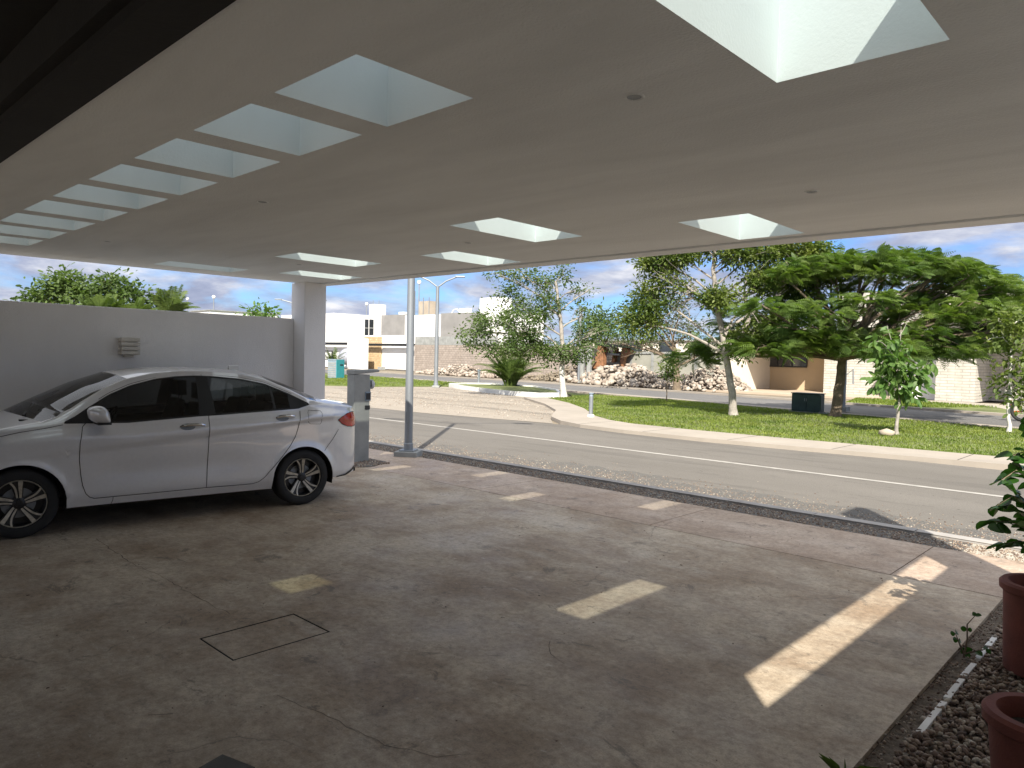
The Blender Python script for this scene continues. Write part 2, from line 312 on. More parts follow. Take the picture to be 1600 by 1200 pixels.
# ------------------------------------------------------------------ helpers
def tag(o, label=None, cat=None, group=None, kind=None):
    if label: o['label'] = label
    if cat: o['category'] = cat
    if group: o['group'] = group
    if kind: o['kind'] = kind
    return o
def empty(name, loc=(0, 0, 0), rz=0, label=None, cat=None, group=None):
    o = bpy.data.objects.new(name, None); COL.objects.link(o); o.location = loc; o.rotation_euler = (0, 0, rz)
    o.empty_display_size = 0.2
    return tag(o, label, cat, group)
class MB:
    def __init__(s): s.v = []; s.f = []
    def add(s, V, F):
        n = len(s.v); s.v += [tuple(map(float, p)) for p in V]; s.f += [tuple(i+n for i in q) for q in F]; return s
    def box(s, x0, x1, y0, y1, z0, z1):
        return s.add([(x0, y0, z0), (x1, y0, z0), (x1, y1, z0), (x0, y1, z0), (x0, y0, z1), (x1, y0, z1), (x1, y1, z1), (x0, y1, z1)],
                     [(0, 3, 2, 1), (4, 5, 6, 7), (0, 1, 5, 4), (1, 2, 6, 5), (2, 3, 7, 6), (3, 0, 4, 7)])
    def tube(s, pts, rad, n=8, cap=True):
        pts = [Vector(p) for p in pts]
        if isinstance(rad, (int, float)): rad = [rad]*len(pts)
        V = []; F = []; ref = None
        for i, p in enumerate(pts):
            d = (pts[min(i+1, len(pts)-1)]-pts[max(i-1, 0)])
            d = d.normalized() if d.length > 1e-9 else Vector((0, 0, 1))
            if ref is None: ref = d.orthogonal().normalized()
            a = (ref - d*ref.dot(d)); a = a.normalized() if a.length > 1e-6 else d.orthogonal().normalized()
            ref = a; b = d.cross(a)
            for k in range(n):
                t = 2*pi*k/n; V.append(p+(a*math.cos(t)+b*math.sin(t))*rad[i])
        for i in range(len(pts)-1):
            for k in range(n): F.append((i*n+k, i*n+(k+1) % n, (i+1)*n+(k+1) % n, (i+1)*n+k))
        if cap: F.append(tuple(range(n-1, -1, -1))); F.append(tuple(range((len(pts)-1)*n, len(pts)*n)))
        return s.add(V, F)
    def lathe(s, prof, c=(0, 0, 0), n=32, axis='z', a0=0):
        V = []; F = []
        for r, h in prof:
            for k in range(n):
                t = a0+2*pi*k/n
                if axis == 'z': V.append((c[0]+r*math.cos(t), c[1]+r*math.sin(t), c[2]+h))
                else: V.append((c[0]+r*math.cos(t), c[1]+h, c[2]+r*math.sin(t)))
        for i in range(len(prof)-1):
            for k in range(n):
                q = (i*n+k, i*n+(k+1) % n, (i+1)*n+(k+1) % n, (i+1)*n+k)
                F.append(q if axis == 'z' else q[::-1])
        return s.add(V, F)
    def prism(s, poly, z0, z1):
        n = len(poly); V = [(x, y, z0) for x, y in poly]+[(x, y, z1) for x, y in poly]
        F = [tuple(range(n-1, -1, -1)), tuple(range(n, 2*n))]+[(i, (i+1) % n, n+(i+1) % n, n+i) for i in range(n)]
        return s.add(V, F)
    def prism_yz(s, poly, x0, x1):
        n = len(poly); V = [(x0, y, z) for y, z in poly]+[(x1, y, z) for y, z in poly]
        F = [tuple(range(n-1, -1, -1)), tuple(range(n, 2*n))]+[(i, (i+1) % n, n+(i+1) % n, n+i) for i in range(n)]
        return s.add(V, F)
    def build(s, name, mat, parent=None, smooth=False, bevel=0, recalc=True, sub=0):
        me = bpy.data.meshes.new(name); me.from_pydata(s.v, [], s.f); me.materials.append(M[mat] if isinstance(mat, str) else mat)
        if recalc:
            bm = bmesh.new(); bm.from_mesh(me); bmesh.ops.recalc_face_normals(bm, faces=bm.faces); bm.to_mesh(me); bm.free()
        if smooth:
            me.polygons.foreach_set('use_smooth', [True]*len(me.polygons))
        o = bpy.data.objects.new(name, me); COL.objects.link(o)
        if parent: o.parent = parent
        if bevel:
            b = o.modifiers.new('b', 'BEVEL'); b.width = bevel; b.segments = 2; b.limit_method = 'ANGLE'; b.angle_limit = math.radians(35)
        if sub:
            u = o.modifiers.new('s', 'SUBSURF'); u.levels = sub; u.render_levels = sub
        if smooth:
            try:
                me.set_sharp_from_angle(angle=math.radians(40))
            except Exception: pass
        return o
def copy_tree(o, parent=None):
    c = o.copy(); COL.objects.link(c); c.parent = parent
    for ch in [x for x in bpy.data.objects if x.parent == o]: copy_tree(ch, c)
    return c
def batch(tv, tf, R, P, name, mat, parent=None, tone=None, smooth=False):
    """one mesh of many copies of a template: R (n,3,3), P (n,3)"""
    tv = np.asarray(tv, float); n = len(P); k = len(tv)
    V = np.einsum('nij,kj->nki', R, tv)+P[:, None, :]
    V = V.reshape(-1, 3)
    lens = np.array([len(f) for f in tf]); flat = np.concatenate([np.array(f) for f in tf])
    L = (flat[None, :]+(np.arange(n)*k)[:, None]).ravel()
    tot = np.tile(lens, n); st = np.concatenate([[0], np.cumsum(tot)[:-1]])
    me = bpy.data.meshes.new(name); me.vertices.add(len(V)); me.vertices.foreach_set('co', V.ravel())
    me.loops.add(len(L)); me.loops.foreach_set('vertex_index', L.astype(np.int32))
    me.polygons.add(len(tot)); me.polygons.foreach_set('loop_start', st.astype(np.int32)); me.polygons.foreach_set('loop_total', tot.astype(np.int32))
    me.update(calc_edges=True); me.materials.append(M[mat])
    if smooth: me.polygons.foreach_set('use_smooth', [True]*len(tot))
    if tone is not None:
        a = me.attributes.new('tone', 'FLOAT', 'POINT'); a.data.foreach_set('value', np.repeat(tone, k).astype(np.float32))
    o = bpy.data.objects.new(name, me); COL.objects.link(o)
    if parent: o.parent = parent
    return o
def rand_rot(n, scale=1.0, tilt=None):
    """random orthonormal matrices; tilt limits the angle from upright"""
    a = rng.uniform(0, 2*pi, n)
    th = np.arccos(rng.uniform(-1, 1, n)) if tilt is None else rng.uniform(0, tilt, n)
    b = rng.uniform(0, 2*pi, n)
    ca, sa, ct, st_, cb, sb = np.cos(a), np.sin(a), np.cos(th), np.sin(th), np.cos(b), np.sin(b)
    z = np.zeros(n); o = np.ones(n)
    Rz = lambda c, s_: np.stack([np.stack([c, -s_, z], -1), np.stack([s_, c, z], -1), np.stack([z, z, o], -1)], 1)
    Ry = np.stack([np.stack([ct, z, st_], -1), np.stack([z, o, z], -1), np.stack([-st_, z, ct], -1)], 1)
    R = Rz(ca, sa)@Ry@Rz(cb, sb)
    return R*np.asarray(scale).reshape(-1, 1, 1) if not np.isscalar(scale) else R*scale
def dir_rot(D, roll=None, scale=None):
    """matrices whose local x follows D, local z as near up as can be"""
    D = D/np.linalg.norm(D, axis=1, keepdims=True); up = np.array([0, 0, 1.0])
    Y = np.cross(np.broadcast_to(up, D.shape), D); Y /= np.maximum(np.linalg.norm(Y, axis=1, keepdims=True), 1e-6)
    Z = np.cross(D, Y)
    if roll is not None:
        c, s_ = np.cos(roll)[:, None], np.sin(roll)[:, None]; Y, Z = Y*c+Z*s_, -Y*s_+Z*c
    R = np.stack([D, Y, Z], -1)
    return R if scale is None else R*scale[:, None, None]
def in_poly(P, poly):
    x, y = P[:, 0], P[:, 1]; ins = np.zeros(len(P), bool); n = len(poly)
    for i in range(n):
        (x1, y1), (x2, y2) = poly[i], poly[(i+1) % n]
        c = ((y1 > y) != (y2 > y)) & (x < (x2-x1)*(y-y1)/((y2-y1) or 1e-9)+x1); ins ^= c
    return ins
def depth0(px, py):
    x, y = G(px, py); return float(np.dot(np.array([x, y, -HC]), _f))
def sheet(name, poly, z, mat, thick=0.0, kind='structure'):
    m = MB()
    if thick: m.prism(poly, z-thick, z)
    else: m.add([(x, y, z) for x, y in poly], [tuple(range(len(poly)))])
    o = m.build(name, mat, recalc=bool(thick)); 
    if not thick and o.data.polygons[0].normal.z < 0: o.data.flip_normals()
    return tag(o, kind=kind)

# ------------------------------------------------------------------ ground and roads
sheet('ground', [(-400, -300), (300, -300), (300, 500), (-400, 500)], -0.06, 'earth')
EY = 7.48                                    # front edge of the drive
sheet('road', [(-120, 8.12), (40, 8.12), (40, 14.3), (-12.0, 14.2), (-16, 13.5), (-24, 13.2), (-120, 13.2)], -0.030, 'asphalt')
sheet('road_marking', [(-120, 11.22), (40, 11.22), (40, 11.34), (-120, 11.34)], -0.026, 'lineworn')
ed = [(-60, 8.101), (12, 8.101)]
x_ = 12.0
while x_ > -40: ed.append((x_, 8.75+.16*math.sin(x_*1.7)+.10*math.sin(x_*4.3+1)+.06*math.sin(x_*11)+(.25 if -9 < x_ < -3.5 else 0))); x_ -= .14
ed.append((-60, 8.7))
sheet('loose_gravel_strip', ed, -0.026, 'gritdark')
# near kerb
k = MB(); k.box(-60, 14, 7.965, 8.095, -0.10, 0.006)
for q in range(74): k.box(-60+q+.006, -59+q-.006, 7.96, 8.10, 0.0065, 0.018)
tag(k.build('kerb', 'kerb', bevel=0.012), kind='structure')
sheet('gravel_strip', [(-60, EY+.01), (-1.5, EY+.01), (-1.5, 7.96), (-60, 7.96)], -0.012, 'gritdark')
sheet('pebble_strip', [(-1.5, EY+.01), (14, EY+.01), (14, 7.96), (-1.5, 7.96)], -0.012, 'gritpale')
# drive: floor slabs with joints over a dark bed
sheet('slab_bed', [(-11.6, -2.4), (6, -2.4), (6, EY), (-11.6, EY)], -0.03, 'blackgap')
MX0, MX1, MY0, MY1 = -4.10, -3.68, 1.77, 2.37
fl = MB()
for a, b, c, d in ((-9.2, MX0, -2.4, 6.2), (MX1, -0.97, -2.4, 6.2), (MX0, MX1, -2.4, MY0), (MX0, MX1, MY1, 6.2)):
    fl.box(a, b, c, d, -0.025, 0.0)
tag(fl.build('garage_floor', 'floor'), kind='structure')
ws = MB(); jx = [-11.6, -8.9, -6.45, -3.95, -1.72, 0.6, 2.8, 6]
for a, b in zip(jx, jx[1:]): ws.box(a+.005, b-.005, 6.212, EY, -0.025, 0.0)
tag(ws.build('pavement', 'walkslab'), kind='structure')
sheet('side_paving', [(-11.6, -2.4), (-9.2, -2.4), (-9.2, 6.2), (-11.6, 6.2)], -0.01, 'conc')
def crack(pts, w):
    P = [G(*p_) for p_ in pts]; Q = []
    for a, b in zip(P, P[1:]):
        n_ = max(2, int(math.hypot(b[0]-a[0], b[1]-a[1])/.05)); Q += [(a[0]+(b[0]-a[0])*k_/n_+rnd.gauss(0, .006), a[1]+(b[1]-a[1])*k_/n_+rnd.gauss(0, .006)) for k_ in range(n_)]
    L_ = []; R_ = []
    for i in range(len(Q)-1):
        d = Vector((Q[i+1][0]-Q[i][0], Q[i+1][1]-Q[i][1])); d = d.normalized() if d.length else Vector((1, 0)); ww = w*rnd.uniform(.3, 1)/2
        L_.append((Q[i][0]-d.y*ww, Q[i][1]+d.x*ww, .0012)); R_.append((Q[i][0]+d.y*ww, Q[i][1]-d.x*ww, .0012))
    m = MB(); n_ = len(L_); m.add(L_+R_, [(i, i+1, n_+i+1, n_+i) for i in range(n_-1)]); o = m.build('floor_crack', 'crackdirt', recalc=False)
    if o.data.polygons[0].normal.z < 0: o.data.flip_normals()
    tag(o, kind='structure')
crack([(150, 842), (205, 880), (262, 905), (310, 935), (372, 966)], .008)
crack([(430, 1085), (500, 1115), (560, 1140), (600, 1165), (680, 1180), (790, 1178)], .004)
crack([(856, 1002), (862, 1022), (878, 1036), (895, 1050)], .005)
crack([(230, 1118), (270, 1116), (315, 1117)], .008)
t = empty('drain_cover', (0, 0, 0), 0, 'square concrete inspection cover set flush in the garage floor', 'drain cover')
c_ = MB(); g_ = 0.009; c_.box(MX0+g_, MX1-g_, MY0+g_, MY1-g_, -0.022, -0.001); c_.build('cover_slab', 'floor', t, bevel=0.004)
c_ = MB()
c_.box(MX0+.004, MX1-.004, MY0+.004, MY0+.009, -0.022, 0.001); c_.box(MX0+.004, MX1-.004, MY1-.009, MY1-.004, -0.022, 0.001)
c_.box(MX0+.004, MX0+.009, MY0+.010, MY1-.010, -0.022, 0.001); c_.box(MX1-.009, MX1-.004, MY0+.010, MY1-.010, -0.022, 0.001)
c_.build('cover_frame', 'blackgap', t)
t.location = (0, 0, 0)
# planter bed
sheet('planter_bed', [(-0.97, -2.4), (0.30, -2.4), (0.30, 6.19), (-0.97, 6.19)], -0.028, 'gravelbed')
# far side: pavement, lawn, islands, second road
wo = [(60, 15.1), (14, 14.7), (-2.2, 14.45), (-5.6, 13.95), (-7.5, 13.75), (-9.5, 13.75), (-10.9, 13.95), (-11.9, 14.4), (-12.9, 15.2), (-14.4, 17.2), (-16.6, 19.2), (-19.6, 21.4)]
wi = [(60, 16.3), (14, 15.9), (-2.6, 15.6), (-6.2, 15.3), (-8.6, 15.2), (-10.3, 15.3), (-11.3, 15.7), (-12.4, 16.5), (-14.4, 18.6), (-16.5, 20.4), (-19.3, 22.3)]
sheet('footpath', wo+wi[::-1], 0.05, 'path', 0.12)
pj = MB()
for q in range(-11, 14, 2):
    y0_ = float(np.interp(q, [p[0] for p in wo[::-1]], [p[1] for p in wo[::-1]])); y1_ = float(np.interp(q, [p[0] for p in wi[::-1]], [p[1] for p in wi[::-1]]))
    pj.add([(q, y0_+.01, .0525), (q+.014, y0_+.01, .0525), (q+.014, y1_-.01, .0525), (q, y1_-.01, .0525)], [(0, 1, 2, 3)])
tag(pj.build('footpath_joints', 'blackgap', recalc=False), kind='structure')
road2n = [(-90, 36.5), (-60, 34.2), (-41.5, 31.7), (-25, 29.3), (-15.6, 27.3), (-9.8, 25.6), (-3.4, 24.2), (10, 22.0), (60, 13)]
road2f = [(60, 19), (10, 27.6), (-4.0, 30.2), (-8.5, 31.2), (-21, 34.4), (-41, 37.2), (-51, 38.6), (-90, 43)]
sheet('far_road', road2n+road2f, -0.034, 'asphalt2')
lawn = [(60, 16.32), (14, 15.92), (-2.6, 15.62), (-6.2, 15.32), (-8.6, 15.22), (-10.3, 15.32), (-11.3, 15.72), (-12.4, 16.52), (-14.4, 18.62), (-16.5, 20.42), (-19.2, 22.2), (-19.3, 24.2), (-22, 27.0), (-15.8, 26.5), (-9.9, 24.9), (-3.5, 23.5), (10, 21.3), (60, 12.5)]
lawn = [p for p in lawn if p[0] < 59]; lawn = [(22, 16.1)]+lawn+[(22, 19.2)]
sheet('lawn', lawn, 0.02, 'lawn', 0.08)
sheet('far_kerb', [(p[0], p[1]-.02) for p in road2n[2:8]]+[(p[0], p[1]-.6) for p in road2n[2:8]][::-1], 0.03, 'path', 0.1)
sheet('opposite_kerb', [(p[0], p[1]+.02) for p in road2f[1:]]+[(p[0], p[1]+.35) for p in road2f[1:]][::-1], 0.05, 'path', 0.12)
sheet('sandy_lot', [(-120, 13.22), (-24, 13.22), (-16, 13.52), (-12.0, 14.22), (-13.0, 15.3), (-14.5, 17.3), (-16.7, 19.3), (-19.7, 21.6), (-20.5, 22.8), (-24, 23.7), (-29.3, 25.8), (-30.4, 21.9), (-32.3, 20.2), (-36, 17), (-60, 16), (-120, 16)], -0.026, 'sand')
strip = [(-29.3, 25.8), (-30.4, 21.9), (-32.3, 20.2), (-36, 17), (-60, 16.2), (-60, 33.4), (-41.5, 30.9), (-29, 29.4)]
sheet('grass_verge', strip, 0.0, 'lawn', 0.05)
isl = [(-29.2, 25.9), (-27, 24.7), (-24, 23.5), (-21.6, 22.9), (-20.0, 22.9), (-19.8, 24.0), (-22.2, 26.6), (-25.5, 28.6), (-28.6, 28.9), (-29.6, 27.5)]
t = empty('kerbed_island', (0, 0, 0), 0, 'kidney shaped white kerbed planting island beside the sandy lot', 'planter')
i_ = MB(); n_ = len(isl); ic = np.mean(isl, 0)
inn = [tuple(np.array(p)+(ic-np.array(p))*0.045) for p in isl]
V = [(x, y, -0.05) for x, y in isl]+[(x, y, 0.17) for x, y in isl]+[(x, y, 0.17) for x, y in inn]+[(x, y, 0.0) for x, y in inn]
F = []
for a in range(3):
    for q in range(n_): F.append((a*n_+q, a*n_+(q+1) % n_, (a+1)*n_+(q+1) % n_, (a+1)*n_+q))
i_.add(V, F); i_.build('white_kerb', 'whitepaint', t)
i_ = MB(); i_.add([(x, y, 0.10) for x, y in inn], [tuple(range(n_))]); i_.build('island_soil', 'lawn', t)
# grass blades
def grass(name, poly, n, h, ymax=1e9, xr=(-1e9, 1e9)):
    P = np.array(poly); lo, hi = P.min(0), P.max(0); lo[0] = max(lo[0], xr[0]); hi[0] = min(hi[0], xr[1])
    Q = rng.uniform(lo, hi, (n*2, 2)); Q = Q[in_poly(Q, poly)][:n]
    den = 0.5+0.5*np.sin(Q[:, 0]*1.3+np.cos(Q[:, 1]*1.7)*2)*np.cos(Q[:, 1]*.9+Q[:, 0]*.4)
    Q = Q[rng.uniform(0, 1, len(Q)) < 0.30+0.70*den**.7]
    m = len(Q); s = rng.uniform(.6, 1.3, m)*h
    tv = [(-.22, 0, 0), (.22, 0, 0), (.1, .35, .75), (0, .7, 1.0), (-.12, .3, .7)]
    R = rand_rot(m, s, 0.5)
    Pz = np.column_stack([Q, np.full(m, 0.015)])
    o = batch(tv, [(0, 1, 2, 3, 4)], R, Pz, name, 'grass'); return tag(o, kind='stuff', label='short sunlit lawn grass', cat='grass')
g1 = grass('lawn_grass', lawn, 100000, 0.042, xr=(-20, 3)); g1['label'] = 'short green lawn grass between the footpath and far road'
g2 = grass('verge_grass', strip, 26000, 0.06, xr=(-46, -28)); g2['label'] = 'narrow strip of verge grass beyond the sandy lot'

# ------------------------------------------------------------------ carport
CZ, TH = 2.58, 0.32
X0, X1, Y0, Y1 = -8.90, 0.27, 0.90, 5.30
holes = []
for q in range(9): holes.append((-2.46-.685*q, -1.95-.685*q, 1.32, 1.82))
outer = [(-2.60, -2.10, 4.33, 5.22), (-5.35, -4.87, 4.36, 5.24), (-7.98, -7.50, 4.36, 5.22)]
inner = [(-3.95, -3.46, 3.48, 4.40), (-6.64, -6.17, 3.58, 4.52)]
holes += outer+inner+[(-8.42, -7.95, 3.10, 3.98), (-1.065, -0.56, 1.10, 2.37)]
roof = empty('carport_roof', (X0, Y0, CZ), 0, 'flat plastered carport roof slab with two rows of rectangular skylights', 'roof')
xs = sorted({X0, X1}|{h[0] for h in holes}|{h[1] for h in holes}); ys = sorted({Y0, Y1}|{h[2] for h in holes}|{h[3] for h in holes})
def is_hole(x, y): return any(h[0] < x < h[1] and h[2] < y < h[3] for h in holes)
sl = MB(); vid = {}
def vv(x, y, z):
    kx = (round(x, 4), round(y, 4), z)
    if kx not in vid: vid[kx] = len(sl.v); sl.v.append((x-X0, y-Y0, z-CZ))
    return vid[kx]
for a, b in zip(xs, xs[1:]):
    for c, d in zip(ys, ys[1:]):
        if is_hole((a+b)/2, (c+d)/2): continue
        for z in (CZ, CZ+TH): sl.f.append(tuple(vv(x, y, z) for x, y in ((a, c), (b, c), (b, d), (a, d))))
        if z: pass
        if a == X0: sl.f.append((vv(a, c, CZ), vv(a, d, CZ), vv(a, d, CZ+TH), vv(a, c, CZ+TH)))
        if b == X1: sl.f.append((vv(b, c, CZ), vv(b, d, CZ), vv(b, d, CZ+TH), vv(b, c, CZ+TH)))
        if c == Y0: sl.f.append((vv(a, c, CZ), vv(b, c, CZ), vv(b, c, CZ+TH), vv(a, c, CZ+TH)))
        if d == Y1: sl.f.append((vv(a, d, CZ), vv(b, d, CZ), vv(b, d, CZ+TH), vv(a, d, CZ+TH)))
sl.build('ceiling_slab', 'ceiling', roof, recalc=False)
fa = MB(); fa.box(0, X1-X0, 4.425, 4.64, -0.012, TH+.14); fa.box(0, X1-X0, 4.403, 4.424, 0.012, TH+.02); fa.build('fascia', 'ceiling', roof, bevel=0.006)
for h in holes:
    s_ = MB(); x0, x1, y0, y1 = h[0]-X0, h[1]-X0, h[2]-Y0, h[3]-Y0; b_ = TH+.03
    s_.add([(x0, y0, 0), (x1, y0, 0), (x1, y1, 0), (x0, y1, 0), (x0, y0, b_), (x1, y0, b_), (x1, y1, b_), (x0, y1, b_)],
           [(0, 1, 5, 4), (1, 2, 6, 5), (2, 3, 7, 6), (3, 0, 4, 7)])
    so_ = s_.build('skylight', 'shaft', roof, recalc=False)
    p_ = MB(); p_.box(x0-.04, x1+.04, y0-.04, y1+.04, b_+.002, b_+.010); p_.build('skylight_pane', 'skyglass', so_)
# unseen shade wall added above the roof, in place of the house's upper storey
u = MB(); u.box(-9.05, -1.28, 0.55, 1.12, 2.91, 4.1); tag(u.build('skylight_shade_wall', 'white'), 'unseen white shade wall added above the row of small skylights', 'wall')
# dark recess over the entrance
rc = empty('entrance_canopy', (0, 0, 0), 0, 'dark charcoal canopy recess above the entrance behind the ceiling edge', 'canopy')
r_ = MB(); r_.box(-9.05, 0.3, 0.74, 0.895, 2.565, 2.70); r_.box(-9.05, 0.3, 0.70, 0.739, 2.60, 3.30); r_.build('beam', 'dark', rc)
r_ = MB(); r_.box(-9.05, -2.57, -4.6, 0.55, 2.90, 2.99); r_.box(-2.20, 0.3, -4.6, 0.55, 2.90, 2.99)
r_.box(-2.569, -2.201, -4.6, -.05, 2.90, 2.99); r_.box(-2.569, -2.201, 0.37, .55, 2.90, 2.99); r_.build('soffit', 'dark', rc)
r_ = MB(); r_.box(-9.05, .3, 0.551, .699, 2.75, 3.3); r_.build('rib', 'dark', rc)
r_ = MB(); r_.box(-2.568, -2.202, -.049, .369, 2.95, 2.96); r_.build('added_light_pane', 'smoke', rc)  # unseen pane over an added soffit hole, for one dim sun patch below
# unseen open court, added to let light in, and house front behind the viewer
hf = empty('house_facade', (0, 0, 0), 0, 'white front wall of the house across the added open court', 'wall')
h_ = MB()
for a, b, c, d in ((-9.05, -6.6, 0, 3.2), (-6.6, -4.2, 2.3, 3.2), (-4.2, 0, 0, 3.2), (0, 1.2, 2.3, 3.2), (1.2, 6, 0, 3.2)): h_.box(a, b, -8.2, -8.0, c, d)
h_.build('wall', 'white', hf)
h_ = MB(); h_.box(-6.6, -4.2, -8.12, -8.10, 0, 2.3); h_.build('window', 'winglass', hf); h_ = MB(); h_.box(0, 1.2, -8.12, -8.10, 0, 2.3); h_.build('window', 'winglass', hf)
sheet('added_court', [(-9.2, -8), (6, -8), (6, -2.402), (-9.2, -2.402)], -0.002, 'gravelbed')
rt_ = MB(); rt_.box(-8.3, -7.1, 1.95, 2.85, 2.905, 4.6); tag(rt_.build('skylight_shade_box', 'white'), 'unseen white box added on the roof to shade the end skylight', 'shade box')  # unseen roof box added to keep sun out of the end skylight
# left wall with open band, column
t = empty('carport_column', (-8.8, 5.25, 0), 0, 'white square column holding up the street corner of the carport', 'column')
c_ = MB(); c_.box(-.17, .17, -.155, .17, 0, CZ-.001); c_.build('shaft', 'wall', t, bevel=0.008)
lw = MB(); lw.add([(-9.06, -1.2, 0), (-8.90, -1.2, 0), (-8.90, 5.094, 0), (-9.06, 5.094, 0), (-9.06, -1.2, 2.12), (-8.90, -1.2, 2.12), (-8.90, 5.094, 2.10), (-9.06, 5.094, 2.10)],
       [(0, 3, 2, 1), (4, 5, 6, 7), (0, 1, 5, 4), (1, 2, 6, 5), (2, 3, 7, 6), (3, 0, 4, 7)])
tag(lw.build('garden_wall', 'wall', bevel=0.006), 'grey white plastered side wall behind the parked car', 'wall')
lw = MB(); lw.box(-9.06, -8.9, -3.2, 0.5, 2.13, 2.9); tag(lw.build('wall_pier', 'wall'), 'upper wall pier at the house end of the side wall', 'wall')
# right-hand wall and tall pylon, beside the viewer
rw = MB(); rw.box(0.30, 0.42, -3.2, 5.33, 0, 2.32); tag(rw.build('side_wall', 'wall'), 'low side wall behind the gravel planter', 'wall')
rw = MB(); rw.box(0.30, 0.42, 4.78, 5.33, 2.325, 4.2); tag(rw.build('wall_pylon', 'wall'), 'tall narrow wall pylon at the street end of the planter', 'wall')
rw = MB(); rw.box(0.305, 0.42, -3.2, 1.2, 2.325, 3.15); tag(rw.build('upper_pier', 'wall'), 'upper wall pier beside the entrance', 'wall')
# wall lamp with slats
p = PX(199, 541, -8.9)
t = empty('wall_lamp', (-8.9, p.y, p.z), 0, 'small louvred box lamp on the side wall above the car', 'wall lamp')
w_ = MB(); w_.box(0.0, .085, -.083, .083, -.098, .098); w_.build('lamp_body', 'lamp', t, bevel=0.004)
for i in range(4):
    w_ = MB(); z = .098-.0495*i; w_.box(.0, .115, -.098, .098, z-.043, z-.004); w_.build('slat', 'lamp', t, bevel=0.003)
w_ = MB(); w_.box(0.0, .06, -.05, .05, -.125, -.099); w_.build('lamp_bracket', 'lamp', t, bevel=0.004)
# ceiling lights
labs = {(991, 151): 'recessed round ceiling light nearest the largest skylight', (1268, 299): 'recessed round ceiling light above the road side near the right skylight',
        (410, 315): 'recessed round ceiling light left of the row of small skylights', (731, 379): 'recessed round ceiling light between the two middle skylights',
        (467, 413): 'recessed round ceiling light farthest toward the column', (168, 377): 'recessed round ceiling light above the parked car near the side wall'}
for (px, py), lab in labs.items():
    x, y = G(px, py, CZ)
    t = empty('ceiling_light', (x, y, CZ), 0, lab, 'ceiling light', 'recessed ceiling lights of the carport')
    l_ = MB(); l_.lathe([(.026, -.0005), (.033, -.005), (.038, -.0005)], n=28); l_.build('trim_ring', 'ceiling', t, smooth=True)
    l_ = MB(); l_.lathe([(.026, -.002), (.0, -.002)], n=28); l_.build('lens', 'galv', t)

